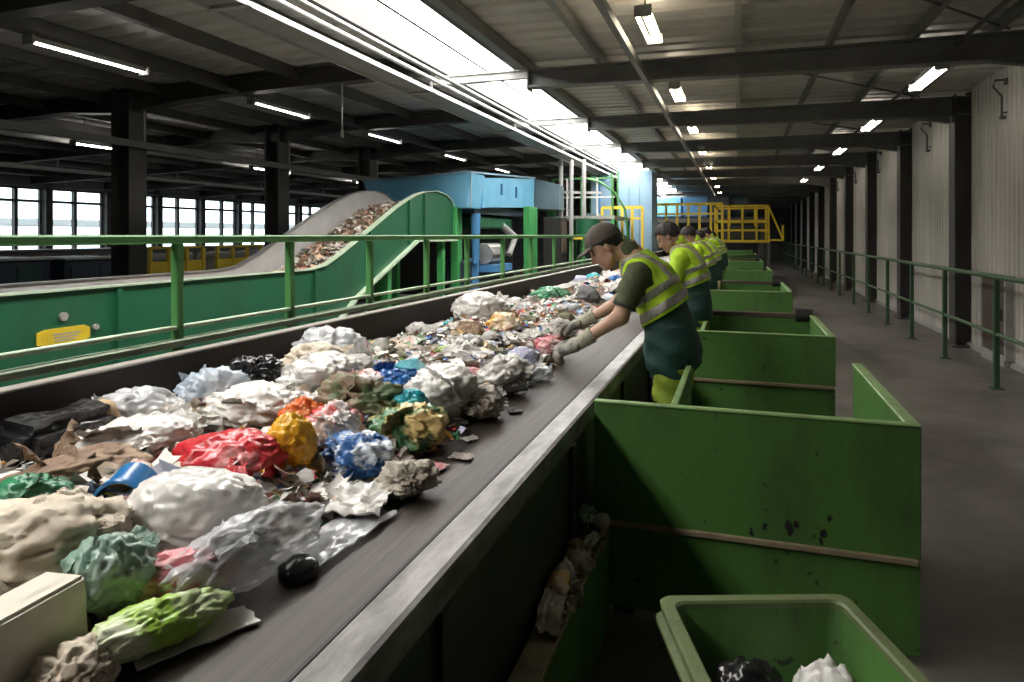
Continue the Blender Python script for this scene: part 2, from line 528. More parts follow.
# slim brace rods under the right roof
for y in FR_Y[2:7]:
    MB().cyl((-.2, y + .1, 3.60), (2.5, y + FRAME - .1, 3.60), .012, n=6).build('brace_rod', M['dark_steel'], ceiling)
# small wall brackets below the roof, one to a bay
BR = ['first', 'second', 'third', 'fourth', 'fifth', 'sixth']
for y in (6.2, 9.83, 13.3, 17.6, 20.8, 24.3):
    m = MB()
    m.tube([(3.14, y, 3.5), (3.0, y, 3.5), (2.98, y, 3.42), (3.07, y, 3.3), (3.07, y, 3.06)], .014)
    m.box((3.08, y, 3.04), (.06, .05, .04)).box((3.13, y, 3.48), (.06, .06, .08)).box((3.11, y, 3.1), (.1, .02, .02))
    o = m.build('wall_bracket', M['dark_steel'], smooth=True)
    tag(o, 'dark hooked bracket high on the right wall, %s counting from the front' % BR.pop(0), 'bracket', 'hooked brackets on the right wall')

# ================================================================== SERVICES UNDER THE ROOF
def run(name, label, cat, x, z, w, h, mt, y0=-4, y1=36, group=None, hang=None, rnd=False):
    r = root(name, (x, (y0+y1)/2, z), label, cat, group)
    m = MB()
    if rnd: m.cyl((x, y0, z), (x, y1, z), w/2, n=10)
    else: m.bb(x - w/2, x + w/2, y0, y1, z - h/2, z + h/2)
    m.build('pipe_run' if rnd else 'channel', M[mt], r, smooth=rnd)
    if hang:
        for y in FR_Y[1:]:
            if y0 < y < y1:
                MB().bb(x - .012, x + .012, y - .012, y + .012, z + h/2 - .005, hang).build('hanger', M['grey_steel'], r)
    return r
# wide pale cable tray with raised lips
tr = root('cable_tray', (-3.84, 15, 3.44), 'wide pale cable tray running along the ridge left of the skylight', 'cable tray')
MB().bb(-4.02, -3.66, -4, 36, 3.43, 3.45).build('tray_floor', M['beam_light'], tr)
for x in (-4.02, -3.66): MB().bb(x - .012, x + .012, -4, 36, 3.40, 3.445).build('tray_lip', M['pipe_white'], tr)
for y in FR_Y:
    MB().bb(-4.04, -3.64, y - .03, y + .03, 3.4, 3.43).bb(-4.0, -3.97, y - .015, y + .015, 3.43, 3.68).bb(-3.71, -3.68, y - .015, y + .015, 3.43, 3.68).build('tray_hanger', M['grey_steel'], tr)
run('pipe', 'white pipe running beside the pale cable tray under the skylight edge', 'pipe', -3.47, 3.46, .05, .05, 'pipe_white', group=None, rnd=True, hang=3.6)
run('pipe', 'white pipe nearest the glowing skylight, parallel to the cable tray', 'pipe', -3.30, 3.46, .045, .045, 'pipe_white', rnd=True, hang=3.6)
run('cable', 'thin dark cable strung lengthwise below the bright skylight', 'cable', -2.94, 3.62, .028, .028, 'dark_steel', rnd=True)
run('lighting_rail', 'slim dark beam slung under the right rafters beside the lit lamp row', 'beam', -.95, 3.30, .055, .075, 'beam_grey', hang=3.4)
run('lighting_rail', 'dim rail carrying the lamps over the left aisle', 'beam', -6.6, 3.585, .04, .06, 'dark_steel', hang=3.62)
run('lighting_rail', 'thin dark rail carrying the lamp row by the right wall', 'beam', 2.07, 3.50, .03, .03, 'dark_steel')
run('cable_tray', 'pale grey tray running past the free-standing columns on the left', 'cable tray', -8.36, 2.93, .05, .10, 'beam_grey', hang=3.5)
run('pipe', 'grey pipe high over the left aisle beyond the columns', 'pipe', -11.5, 3.30, .1, .1, 'grey_steel', rnd=True, hang=3.45)
run('pipe', 'second grey pipe beyond the columns, nearer the windows', 'pipe', -14.5, 3.08, .1, .1, 'grey_steel', rnd=True, hang=3.3)
run('pipe', 'pale pipe just above the left window strip', 'pipe', -18.6, 2.98, .08, .08, 'beam_light', rnd=True, hang=3.2)

def lamp(x, y, z, L, lit, label, group, two=True):
    r = root('fluorescent_lamp', (x, y, z), label, 'lamp', group)
    m = MB()
    m.bb(x - .022, x + .022, y - L/2, y + L/2, z + .012, z + .06)
    m.bb(x - .07, x + .07, y - L/2 - .025, y - L/2, z - .03, z + .06).bb(x - .07, x + .07, y + L/2, y + L/2 + .025, z - .03, z + .06)
    m.build('housing', M['grey_steel'], r)
    for dx in ((-.052, .052) if two else (0,)):
        MB().cyl((x + dx, y - L/2, z - .005), (x + dx, y + L/2, z - .005), .018 if two else .011, n=8).build('tube', M[lit], r, smooth=True)
    for dy in (-L*.35, L*.35):
        MB().cyl((x, y + dy, z + .05), (x, y + dy, z + (.17 if x > -3 else .05 if x > -10 else .49)), .008, n=6).build('hanger', M['dark_steel'], r)
    return r
ords = ['first', 'second', 'third', 'fourth', 'fifth', 'sixth', 'seventh', 'eighth']
for k, y in enumerate((6.0, 8.9, 11.9, 15.2, 18.6, 22.2, 26.2, 30)):
    lamp(-.73, y, 3.40, .82, 'tube', 'lit twin-tube lamp over the bins, %s from the near end of its row' % ords[k], 'lit lamps over the sorting bins')
for k, y in enumerate((5.4, 8.95, 12.4, 16.0, 19.9, 24.2)):
    lamp(2.07, y, 3.40, 1.15, 'tube_dim' if k else 'tube_dim', 'lit lamp under the roof by the right wall, %s of its row' % ords[k], 'lamps along the right wall')
for k, (y, L) in enumerate(((5.55, 1.35), (8.75, 1.3), (11.9, 1.3), (15.4, 1.3), (18.9, 1.3))):
    lamp(-6.6, y, 3.50, L, 'tube_left', 'long single-tube lamp in the dark left roof, %s of its row' % ords[k], 'lamps over the left aisle', False)
for k, y in enumerate((9.6, 14.2, 18.8, 23.4, 28.0)):  # lamp row added to brighten the plant and fences on the left
    lamp(-11.0, y, 3.20, 1.4, 'tube_fill', 'lamp added beyond the free-standing columns for brightness, %s of its row' % ords[k], 'added lamps over the far left aisle', False)
hc = root('hanging_cable', (-4.99, 7.9, 2.97), 'white cable end hanging straight down from a left rafter', 'cable')
MB().cyl((-4.99, 7.9, 2.97), (-4.99, 7.9, 3.66), .011, n=6).build('cable_drop', M['pipe_white'], hc, smooth=True)
MB().cyl((-4.99, 7.9, 2.90), (-4.99, 7.9, 2.99), .028, .02, n=8).build('plug', M['pipe_white'], hc, smooth=True)

# ================================================================== RAILINGS
def railing_right():
    ys = [1.2, 2.95, 4.7, 6.5, 8.32, 10.18, 11.95, 13.75, 15.6, 17.5, 19.8, 21.7, 23.3, 25.0, 27.0, 29, 31, 33, 35, 37, 39, 41, 43]
    r = root('guard_railing', (2.55, 20, 0), 'dark green pipe railing along the foot of the pale right wall', 'railing')
    for y in ys:
        MB().bb(2.525, 2.575, y - .03, y + .03, 0, 1.14).bb(2.49, 2.61, y - .06, y + .06, 0, .015).build('post', M['rail_dark'], r, bevel=.005)
    MB().cyl((2.55, .5, 1.165), (2.55, 43.5, 1.165), .027, n=10).build('top_rail', M['rail_mid'], r, smooth=True)
    MB().cyl((2.55, .5, .57), (2.55, 43.5, .57), .02, n=10).build('mid_rail', M['rail_mid'], r, smooth=True)
railing_right()

def railing_left():
    ys = [.8, 1.65, 2.5, 3.33, 4.23, 5.15, 6.04, 7.08, 8.15, 9.28, 10.3, 11.25, 12.3, 13.4, 14.5, 15.6]
    x = -2.45
    r = root('guard_railing', (x, 8, 0), 'green railing behind the waste belt, in front of the rising conveyor', 'railing')
    for y in ys:
        MB().bb(x - .022, x + .022, y - .02, y + .02, 0, 1.56).build('post', M['rail_green'], r, bevel=.005)
    MB().bb(x - .025, x + .03, -.5, 16, 1.560, 1.600).build('top_rail', M['rail_green'], r, bevel=.008)
    MB().bb(x - .012, x + .02, -.5, 16, 1.165, 1.185).build('mid_rail', M['rail_light'], r, bevel=.004)
    MB().bb(x - .012, x + .045, -.5, 16, 1.09, 1.125).build('bottom_rail', M['rail_light'], r, bevel=.006)
railing_left()

hx, hy0, hy1 = 3.06, 9.70, 10.5
bx = root('wall_hatch', (hx, 10.1, 0), 'rusty brown access door low on the right wall behind the railing', 'hatch')
MB().bb(hx, hx + .06, hy0, hy1, .13, 1.06).build('door_leaf', M['rust'], bx, bevel=.008)
MB().bb(hx - .01, hx + .07, hy0 - .06, hy0, .08, 1.11).bb(hx - .01, hx + .07, hy1, hy1 + .06, .08, 1.11).bb(hx - .01, hx + .07, hy0, hy1, 1.06, 1.11).bb(hx - .01, hx + .07, hy0, hy1, 0, .13).build('door_frame', M['grey_steel'], bx)
MB().bb(hx - .03, hx, hy0 + .08, hy0 + .11, .55, .69).build('handle', M['dark_steel'], bx)
# ================================================================== SORTING CONVEYOR
BZ = 0.85                      # belt surface
YA, YB = -1.5, 30.0
sc = root('sorting_conveyor', (-1.4, 14, 0), 'long waste sorting conveyor with dark rubber belt and worn steel edge', 'conveyor')
bm_ = MB()
bm_.bb(-2.19, -.715, YA, YB, BZ - .02, BZ)
bm_.build('belt', M['belt'], sc)
MB().bb(-2.19, -.72, YA, YB, BZ - .10, BZ - .03).build('belt_bed', M['dark_steel'], sc)
MB().bb(-2.24, -2.20, YA, YB, .55, 1.10).build('guard_board', M['guard'], sc)
MB().bb(-2.245, -2.19, YA, YB, 1.10, 1.112).build('guard_edge', M['guard_edge'], sc, bevel=.004)
# right-hand edge: rubber seal, flat steel strip, folded lip
MB().bb(-.716, -.700, YA, YB, BZ - .02, BZ + .012).build('belt_seal', M['black'], sc, bevel=.004)
m = MB()
m.prism([(-.700, .862), (-.612, .876), (-.600, .872), (-.600, .80), (-.606, .80), (-.606, .860), (-.700, .85)], YA, YB, 'y')
m.build('edge_strip', M['edge_steel'], sc)
m = MB()
m.bb(-.640, -.608, YA, YB, .34, .86)
for k in range(26):
    y = YA + .45 + 1.2 * k
    m.bb(-.608, -.590, y - .03, y + .03, .34, .80)
m.bb(-.64, -.60, YA, YB, .30, .36)
m.build('side_panel', M['side_dark'], sc)
for k in range(16):
    y = YA + .5 + 2.0 * k
    lg = MB()
    for x in (-2.1, -.76): lg.bb(x - .04, x + .04, y - .04, y + .04, 0, .72).bb(x - .08, x + .08, y - .08, y + .08, 0, .015)
    lg.bb(-2.1, -.76, y - .03, y + .03, .60, .68)
    lg.build('support_frame', M['dark_steel'], sc)
# low catch trough along the foot of the near stretch
ct = root('catch_trough', (-.52, 1.6, 0), 'worn low green-brown trough wall beside the dark conveyor side', 'trough')
m = MB()
m.bb(-.590, -.575, -.6, 2.80, 0, .385).bb(-.52, -.505, -.6, 2.80, 0, .385)
m.build('trough_wall', M['bin_green'], ct)
MB().bb(-.592, -.503, -.6, 2.80, .385, .402).build('top_plank', M['rust_edge'], ct, bevel=.004)

# ================================================================== SORTING BINS
def sorting_bin(y, length, ledge, label, back=False, left=True, lf=.72):
    r = root('sorting_bin', (.03, y + length/2, 0), label, 'bin', 'green sorting bins along the line')
    x0, x1, zt = -.578, .642, .90
    t = .03
    MB().bb(x0, x1, y, y + t, ledge, zt - .012).build('front_panel', M['bin_green'], r, bevel=.004)
    MB().bb(x0 - .002, x1, y - .004, y + t + .004, zt - .012, zt).build('front_rim', M['bin_edge'], r, bevel=.004)
    m = MB().bb(x0 + .05, x1 - .01, y - .014, y + .035, ledge - .02, ledge + .004)
    m.build('ledge', M['rust_edge'], r, bevel=.004)
    if y < 3:
        rg = random.Random(4)
        for (gx, gz, gs) in ((.19, .462, .024), (.215, .478, .015), (.31, .455, .022), (.302, .428, .014), (.10, .45, .014), (.33, .515, .012), (.05, .425, .016)):
            P_ = [(gx + gs*math.cos(q*PI/5)*rg.uniform(.3, 1.0), gz + 1.4*gs*math.sin(q*PI/5)*rg.uniform(.4, 1.1)) for q in range(10)]
            MB().prism(P_, y - .0012, y + .001, 'y').build('grime_smudge', M['black'], r)
    MB().bb(x0 + .04, x1 - .002, y + .008, y + .03, .04, ledge - .02).build('lower_panel', M['bin_green'], r)
    MB().bb(x1 - .045, x1 - .008, y + t, y + length, .04, zt - .012).build('side_wall', M['bin_green'], r, bevel=.003)
    MB().bb(x1 - .05, x1 - .0, y + t + .004, y + length, zt - .012, zt).build('side_rim', M['bin_edge'], r, bevel=.004)
    xl = -.25
    if left:
        MB().bb(xl - .012, xl + .012, y + t, y + length*lf, .04, zt - .012).build('side_wall', M['bin_green'], r, bevel=.003)
        MB().bb(xl - .015, xl + .015, y + t + .004, y + length*lf, zt - .012, zt).build('side_rim', M['bin_edge'], r, bevel=.004)
    MB().bb(xl, x1 - .05, y + t, y + length - .03, .04, .07).build('bin_floor', M['bin_green'], r)
    MB().bb(xl, x1 - .045, y + length - .03, y + length - .002, .04, .40 if not back else .86).build('back_panel', M['bin_green'], r)
    if back:
        MB().beam((xl + .02, y + length + .0, .885), (x1 - .02, y + length + .0, .885), .05, .045).build('back_bar', M['rust'], r, bevel=.005)
        MB().cyl((x1 - .16, y + length + .005, .885), (x1 - .02, y + length + .005, .885), .062, n=14).build('bar_roller', M['black'], r, smooth=True)
        MB().bb(xl - .03, xl + .005, y + length - .25, y + length + .02, .5, .9).build('end_post', M['rust_edge'], r, bevel=.005)
    fm = MB()
    for xx in (x0 + .12, x1 - .1):
        for yy in (y + .06, y + length - .1): fm.bb(xx - .04, xx + .04, yy - .03, yy + .03, 0, .04)
    fm.build('skid', M['dark_steel'], r)
    return r
specs = [(2.86, 1.27, .40, 'large dented green steel bin nearest in the row, with open top and worn ledge', False),
         (5.18, 1.35, .55, 'green bin with a brown back bar and black roller, second in the row', True),
         (9.07, 1.8, .55, 'green bin third in the row, opposite the second worker', True),
         (14.3, 1.9, .55, 'green bin fourth in the row, clear right wall edge showing', False),
         (19.2, 2.0, .55, 'green bin fifth in the row away from the front', True),
         (25.8, 2.0, .55, 'green bin sixth in the row, small and pale under the lamps', False),
         (33.0, 2.0, .55, 'green bin at the far end of the row below the yellow cage', False)]
for k, (y, L, lz, lb, bk) in enumerate(specs): sorting_bin(y, L, lz, lb, bk, left=k < 2, lf=(.72, .42)[min(k, 1)])

# small open bin at the near corner: tapered, rounded rim, turned with the viewpoint
sb = root('small_bin', (.175, 1.83, 0), 'small open green steel bin standing in front of the large dented bin', 'bin')
th = math.radians(19.5)
ca, sa = math.cos(th), math.sin(th)
def sbp(u, v, z): return (.175 + u*ca - v*sa, 1.83 + u*sa + v*ca, z)
def ring(hw, hl, z, rad=.035, n=4):
    pts = []
    for (cx, cy, a0) in ((hw-rad, hl-rad, 0), (-hw+rad, hl-rad, 90), (-hw+rad, -hl+rad, 180), (hw-rad, -hl+rad, 270)):
        for k in range(n+1):
            a = math.radians(a0 + 90*k/n)
            pts.append(sbp(cx + rad*math.cos(a), cy + rad*math.sin(a), z))
    return pts
def loft(rings):
    n = len(rings[0]); vs = [p for r in rings for p in r]; fs = []
    for i in range(len(rings)-1):
        for k in range(n): fs.append((i*n+k, i*n+(k+1) % n, (i+1)*n+(k+1) % n, (i+1)*n+k))
    return vs, fs
HW, HL = .278, .39
m = MB()
v, fcs = loft([ring(HW-.09, HL-.09, .03), ring(HW-.022, HL-.022, .47), ring(HW-.022, HL-.022, .482), ring(HW-.03, HL-.03, .482), ring(HW-.1, HL-.1, .045)])
m.add(v, fcs)
n = 20
m.add(ring(HW-.1, HL-.1, .045), [tuple(range(n))]).add(ring(HW-.09, HL-.09, .03), [tuple(range(n-1, -1, -1))])
m.build('tub', M['bin_green'], sb, smooth=True)
m = MB()
v, fcs = loft([ring(HW-.024, HL-.024, .47), ring(HW+.008, HL+.008, .47), ring(HW+.012, HL+.012, .498), ring(HW+.006, HL+.006, .505), ring(HW-.024, HL-.024, .505), ring(HW-.03, HL-.03, .498), ring(HW-.03, HL-.03, .47), ring(HW-.024, HL-.024, .47)])
m.add(v, fcs); m.build('rim', M['tub_edge'], sb, smooth=True)
m = MB()
v, fcs = loft([ring(HW-.012, HL-.012, .44), ring(HW+.022, HL+.022, .438), ring(HW+.022, HL+.022, .45), ring(HW-.012, HL-.012, .455)])
m.add(v, fcs); m.build('lower_lip', M['tub_edge'], sb, smooth=True)
for (u, v_) in ((.16, .28), (-.16, .28), (.16, -.28), (-.16, -.28)):
    p = sbp(u, v_, 0); MB().cyl(p, (p[0], p[1], .035), .03, n=10).build('foot', M['dark_steel'], sb, smooth=True)

# ================================================================== RISING CONVEYOR (left)
rc = root('rising_conveyor', (-4.95, 4, 0), 'green-sided conveyor rising to the blue hopper behind the railing', 'conveyor')
top = [(-2.5, 1.205), (6.45, 1.215), (6.75, 1.25), (7.1, 1.38), (8.45, 1.97), (8.8, 2.10), (9.1, 2.195), (9.45, 2.26), (9.8, 2.285), (10.15, 2.25), (10.38, 2.16), (10.47, 2.06)]
bot = [(10.47, 1.53), (9.06, 1.53), (7.35, .83), (6.7, .42), (-2.5, .42)]
MB().prism(top + bot, -4.53, -4.49).build('near_side', M['conv_green'], rc)
topf = [(y - (.35 if y > 6 else 0), z) for y, z in top]
MB().prism(topf + [(y - .1, z) for y, z in bot], -5.42, -5.38).build('far_side', M['steel_pale'], rc)
m = MB()
m.strip([(y, z + .008) for y, z in top], -4.55, -4.465, .012)
m.build('top_flange', M['rail_light'], rc)
MB().strip([(y, z + .008) for y, z in topf], -5.44, -5.36, .012).build('top_flange', M['steel'], rc)
MB().strip([(9.06, 1.53), (7.35, .83), (6.7, .42)], -4.56, -4.42, .03).strip([(10.47, 1.53), (9.06, 1.53)], -4.56, -4.42, .03).build('bottom_flange', M['rail_light'], rc)
for y in (1.0, 4.0, 6.55, 7.75, 8.85, 9.35):
    zt = np.interp(y, [p[0] for p in top], [p[1] for p in top]) - .02
    zb = np.interp(y, [-2.5, 6.7, 7.35, 9.06, 10.5], [.42, .42, .83, 1.53, 1.53]) + .02
    MB().bb(-4.49, -4.462, y - .02, y + .02, zb, zt).build('stiffener', M['conv_green'], rc)
MB().bb(-4.56, -4.44, 10.44, 10.52, 1.5, 2.07).build('end_post', M['post_green'], rc)
def bz2(y): return float(np.interp(y, [-2.5, 6.5, 7.0, 9.0, 9.7, 10.4], [1.02, 1.02, 1.10, 1.93, 2.02, 2.02]))
ys = [-2.5, 2, 6.5, 6.75, 7.0, 7.5, 8, 8.5, 9.0, 9.35, 9.7, 10.4]
MB().strip([(y, bz2(y)) for y in ys], -5.38, -4.53, .03).build('belt', M['belt'], rc)
for y in (-1.5, 1.2, 3.9, 6.3, 8.3, 10.1):
    zt = float(np.interp(y, [-2.5, 6.7, 7.35, 9.06, 10.5], [.42, .42, .83, 1.53, 1.53]))
    for x in (-4.55, -5.36):
        MB().bb(x - .05, x + .05, y - .05, y + .05, 0, zt + .02).build('leg', M['post_green'], rc)
# yellow nameplate with unreadable grey print
m = MB().prism([(3.36, .852), (3.42, .838), (3.71, .838), (3.755, .86), (3.755, .93), (3.71, .952), (3.42, .952), (3.36, .935)], -4.49, -4.478)
pl = m.build('nameplate', M['yellow'], rc)
m = MB()
for k in range(3): m.bb(-4.4785, -4.4765, 3.47 + .008*k, 3.68 - .02*k, .905 - .022*k, .915 - .022*k)
m.build('print_lines', M['grey_steel'], pl)
MB().cyl((-4.49, 3.80, .925), (-4.465, 3.80, .925), .022, n=10).build('bolt', M['guard_edge'], rc, smooth=True)
MB().cyl((-4.49, 3.55, 1.03), (-4.47, 3.55, 1.03), .03, n=12).build('bolt', M['guard_edge'], rc, smooth=True)
# far side channel of the conveyor visible over the near side
MB().bb(-5.62, -5.40, -2.5, 6.2, .98, 1.17).build('side_channel', M['guard'], rc)

# ================================================================== BLUE HOPPER MACHINE
hm = root('hopper_machine', (-5.0, 12.5, 0), 'big blue hooded hopper on green posts at the top of the rising conveyor', 'hopper')
# front (transverse) hood face, long right face, dark end face - slightly flared box
def quadbox(name, pts_bot, pts_top, mt):
    m = MB(); n = len(pts_bot)
    m.add(list(pts_bot) + list(pts_top), [(k, (k+1) % n, n+(k+1) % n, n+k) for k in range(n)] + [tuple(range(n-1,-1,-1)), tuple(range(n, 2*n))])
    return m.build(name, mt, hm, bevel=.01)
quadbox('hood_front', [(-6.2, 10.85, 2.02), (-4.36, 10.73, 2.06), (-4.36, 11.4, 2.06), (-6.2, 11.5, 2.02)],
        [(-6.42, 10.85, 2.56), (-4.28, 10.70, 2.66), (-4.28, 11.4, 2.66), (-6.42, 11.5, 2.56)], M['blue'])
quadbox('hood_side', [(-6.2, 11.4, 2.08), (-4.32, 11.4, 2.08), (-4.32, 14.63, 2.21), (-6.2, 14.63, 2.21)],
        [(-6.3, 11.4, 2.58), (-4.30, 11.4, 2.62), (-4.30, 14.60, 2.86), (-6.3, 14.60, 2.86)], M['blue'])
quadbox('hood_end', [(-6.5, 14.64, 2.18), (-4.32, 14.64, 2.18), (-3.80, 14.75, 2.16), (-3.85, 15.5, 2.16), (-6.5, 15.5, 2.18)],
        [(-6.5, 14.64, 2.86), (-4.30, 14.64, 2.86), (-3.78, 14.75, 2.72), (-3.85, 15.5, 2.72), (-6.5, 15.5, 2.86)], M['blue_dark'])
m = MB()
m.beam((-4.28, 10.72, 2.66), (-4.30, 14.6, 2.87), .04, .03).beam((-6.42, 10.84, 2.57), (-4.28, 10.70, 2.67), .04, .03).beam((-4.28, 10.70, 2.06), (-4.26, 10.69, 2.67), .03, .03)
m.build('hood_trim', M['blue_pale'], hm)
for y in (12.35, 13.25): MB().bb(-4.315, -4.27, y - .02, y + .02, 2.36, 2.58).build('hood_handle', M['blue_mid'], hm)
for (x, y, w) in ((-4.20, 13.95, .30), (-4.66, 11.0, .10), (-6.1, 10.95, .14), (-6.1, 14.2, .2), (-4.1, 15.35, .16)):
    MB().bb(x - .07, x + .07, y - w, y + w, 0, 2.2).bb(x - .12, x + .12, y - w - .06, y + w + .06, 0, .03).build('post', M['post_green'], hm, bevel=.01)
MB().bb(-6.1, -4.4, 11.2, 15.2, 1.98, 2.12).build('cross_frame', M['navy'], hm)
MB().bb(-6.0, -4.9, 11.4, 14.9, .5, 1.98).build('housing', M['black'], hm, bevel=.02)
MB().bb(-4.9, -4.5, 11.0, 12.2, .7, 1.15).build('drive_guard', M['navy'], hm, bevel=.03)
m = MB(); m.cyl((-4.55, 11.45, .30), (-4.55, 11.45, 1.18), .13, n=16); m.cyl((-4.42, 11.30, 1.10), (-4.42, 11.30, 1.98), .06, .09, n=12)
m.build('blue_duct', M['blue_mid'], hm, smooth=True)
m = MB(); m.cyl((-4.45, 11.75, 1.25), (-4.45, 12.5, 1.25), .19, n=18); m.cyl((-4.45, 12.5, 1.25), (-4.45, 12.62, 1.25), .14, n=18)
for k in range(10):
    a = 2*PI*k/10; m.box((-4.45 + .2*math.cos(a), 12.1, 1.25 + .2*math.sin(a)), (.02, .6, .02))
m.build('motor', M['steel'], hm, smooth=True)
MB().bb(-4.75, -4.2, 11.7, 12.7, .92, 1.05).build('motor_shelf', M['blue_mid'], hm)
m = MB(); m.bb(-4.9, -4.45, 11.6, 13.4, 1.72, 1.95); m.build('gear_cover', M['conv_green'], hm, bevel=.03)
m = MB(); m.cyl((-4.5, 12.9, 1.80), (-4.35, 13.35, 1.55), .07, n=12); m.cyl((-4.35, 13.35, 1.55), (-4.4, 13.1, 1.2), .06, n=12)
m.build('elbow_pipe', M['grey_steel'], hm, smooth=True)
MB().bb(-4.15, -3.75, 14.75, 15.4, .0, 2.0).build('end_cabinet', M['black'], hm, bevel=.02)
MB().bb(-3.76, -3.73, 14.85, 15.3, 1.2, 1.9).build('cabinet_door', M['rust'], hm)

# ================================================================== BACKGROUND PLANT
# tall pale blue sheeted tower in two halves
tw = root('sheeted_tower', (-2.9, 20.6, 0), 'tall pale blue sheeted tower under the far end of the skylight', 'tower')
for k in range(3):
    x = -3.32 + .31 * k
    MB().bb(x, x + .295, 20.0, 20.04, .8, 3.47).build('sheet_panel', M['blue_pale'], tw)
MB().bb(-2.40, -2.36, 20, 21.4, .8, 3.47).build('sheet_panel', M['blue_pale'], tw)
for (x, y) in ((-3.34, 20.06), (-2.42, 20.06), (-3.34, 21.4), (-2.42, 21.4)):
    MB().bb(x - .04, x + .04, y - .02, y + .06, 0, 3.5).build('frame_post', M['rail_green'], tw)
tw2 = root('sheeted_tower', (-3.9, 20.6, 0), 'narrow pale blue sheeted panel tower left of the tall one', 'tower')
for k in range(2):
    x = -4.2 + .3 * k
    MB().bb(x, x + .29, 20.3, 20.34, 1.0, 3.4).build('sheet_panel', M['blue_pale'], tw2)
for x in (-4.22, -3.60): MB().bb(x - .03, x + .03, 20.34, 20.4, 0, 3.45).build('frame_post', M['rail_green'], tw2)
MB().bb(-3.98, -3.92, 20.25, 20.3, 1.0, 3.4).build('frame_post', M['blue_mid'], tw2)

# access gallery with green deck, pale posts and pipes
ga = root('access_gallery', (-3.6, 16.8, 0), 'steel access gallery with stair rails and pale posts left of the blue tower', 'gallery')
MB().bb(-4.3, -2.75, 16.0, 18.5, 1.98, 2.06).build('deck', M['grey_steel'], ga)
for (x, y) in ((-4.25, 16.05), (-3.55, 16.05), (-2.8, 16.05), (-2.8, 18.4), (-4.25, 18.4)):
    MB().bb(x - .04, x + .04, y - .04, y + .04, 0, 1.98).build('post', M['post_green'], ga)
for k, x in enumerate((-4.25, -3.9, -3.55, -3.17, -2.8)):
    MB().bb(x - .02, x + .02, 16.0, 16.04, 2.06, 2.95).build('rail_post', M['white' if k % 2 else 'rail_green'], ga)
for z in (2.5, 2.95): MB().beam((-4.3, 16.02, z), (-2.75, 16.02, z), .035, .035).build('hand_rail', M['white' if z < 2.7 else 'rail_green'], ga)
m = MB(); m.tube([(-3.55, 15.96, 2.98), (-3.1, 15.96, 2.86), (-2.75, 15.96, 2.60), (-2.5, 15.96, 2.20), (-2.45, 15.96, 1.7)], .025)
m.build('stair_rail', M['rail_green'], ga, smooth=True)
for (x, z0, z1) in ((-3.95, .9, 3.36), (-3.70, .9, 3.36), (-3.40, 2.0, 3.36)):
    MB().cyl((x, 15.6, z0), (x, 15.6, z1), .05, n=10).build('riser_pipe', M['pipe_white'], ga, smooth=True)
MB().beam((-4.3, 15.7, 2.62), (-3.0, 15.7, 2.58), .05, .06).build('cross_pipe', M['pipe_white'], ga)
m = MB(); m.cyl((-3.35, 15.75, 1.55), (-3.35, 15.75, 1.98), .26, n=20)
m.build('tank', M['conv_green'], ga, smooth=True)
m = MB(); m.bb(-3.6, -2.9, 15.42, 15.48, 1.50, 1.56); m.build('pale_beam', M['yellow'], ga)

def yellow_rail(name, label, x0, x1, y, z0, z1, n, mid=True, grp=None):
    r = root(name, ((x0+x1)/2, y, 0), label, 'railing', grp)
    for k in range(n):
        x = x0 + (x1 - x0) * k / (n - 1)
        MB().bb(x - .035, x + .035, y - .03, y + .03, z0 - .6, z1).build('post', M['yellow'], r)
    MB().bb(x0, x1, y - .035, y + .035, z1 - .04, z1 + .04).build('top_rail', M['yellow'], r)
    if mid: MB().bb(x0, x1, y - .025, y + .025, (z0+z1)/2 - .03, (z0+z1)/2 + .03).build('mid_rail', M['yellow'], r)
    MB().bb(x0 - .05, x1 + .05, y + .03, y + 1.2, z0 - .7, z0 - .6).build('deck', M['dark_steel'], r)
    for x in (x0 + .02, x1 - .02): MB().bb(x - .05, x + .05, y + .1, y + .2, 0, z0 - .7).build('leg', M['dark_steel'], r)
    return r
yellow_rail('platform_railing', 'yellow railing on a low platform behind the first worker, by the blue tower', -3.55, -2.45, 18.65, 1.75, 2.35, 5)
yellow_rail('platform_railing', 'yellow platform railing right of the blue tower, behind the second worker', -2.45, -.45, 21.65, 1.95, 2.55, 7)
tk = root('drum_tank', (-3.85, 18.85, 0), 'dark green tank standing left of the yellow railing near the blue tower', 'tank')
MB().bb(-4.05, -3.68, 18.7, 19.2, 0, 2.2).build('tank_body', M['blue_dark'], tk, bevel=.04)
MB().bb(-4.0, -3.73, 18.66, 18.7, 1.5, 1.9).build('tank_door', M['yellow'], tk)

# yellow cage platform over the end of the line
yc = root('yellow_cage', (.1, 24.0, 0), 'yellow railed cage platform above the far end of the bins', 'platform')
MB().bb(-.72, .95, 23.0, 25.2, 1.36, 1.44).build('deck', M['yellow'], yc)
for y in (23.03, 25.15):
    for x in (-.70, -.28, .14, .56, .92):
        MB().bb(x - .03, x + .03, y - .03, y + .03, 1.44, 2.55).build('post', M['yellow'], yc)
    for z in (1.75, 2.05, 2.53): MB().bb(-.72, .95, y - .03, y + .03, z - .03, z + .03).build('rail', M['yellow'], yc)
for x in (-.70, .92):
    for z in (2.05, 2.53): MB().bb(x - .03, x + .03, 23, 25.2, z - .03, z + .03).build('rail', M['yellow'], yc)
for x in (-.50, .92):
    for y in (23.05, 25.1): MB().bb(x - .05, x + .05, y - .05, y + .05, 0, 1.36).build('leg', M['dark_steel'], yc)
MB().beam((.92, 23.0, 2.5), (1.35, 23.0, 1.44), .05, .05).beam((.92, 23.0, 1.44), (1.35, 23.0, 1.44), .05, .05).bb(1.31, 1.37, 22.97, 23.03, 1.44, 1.9).build('stair_frame', M['yellow'], yc)
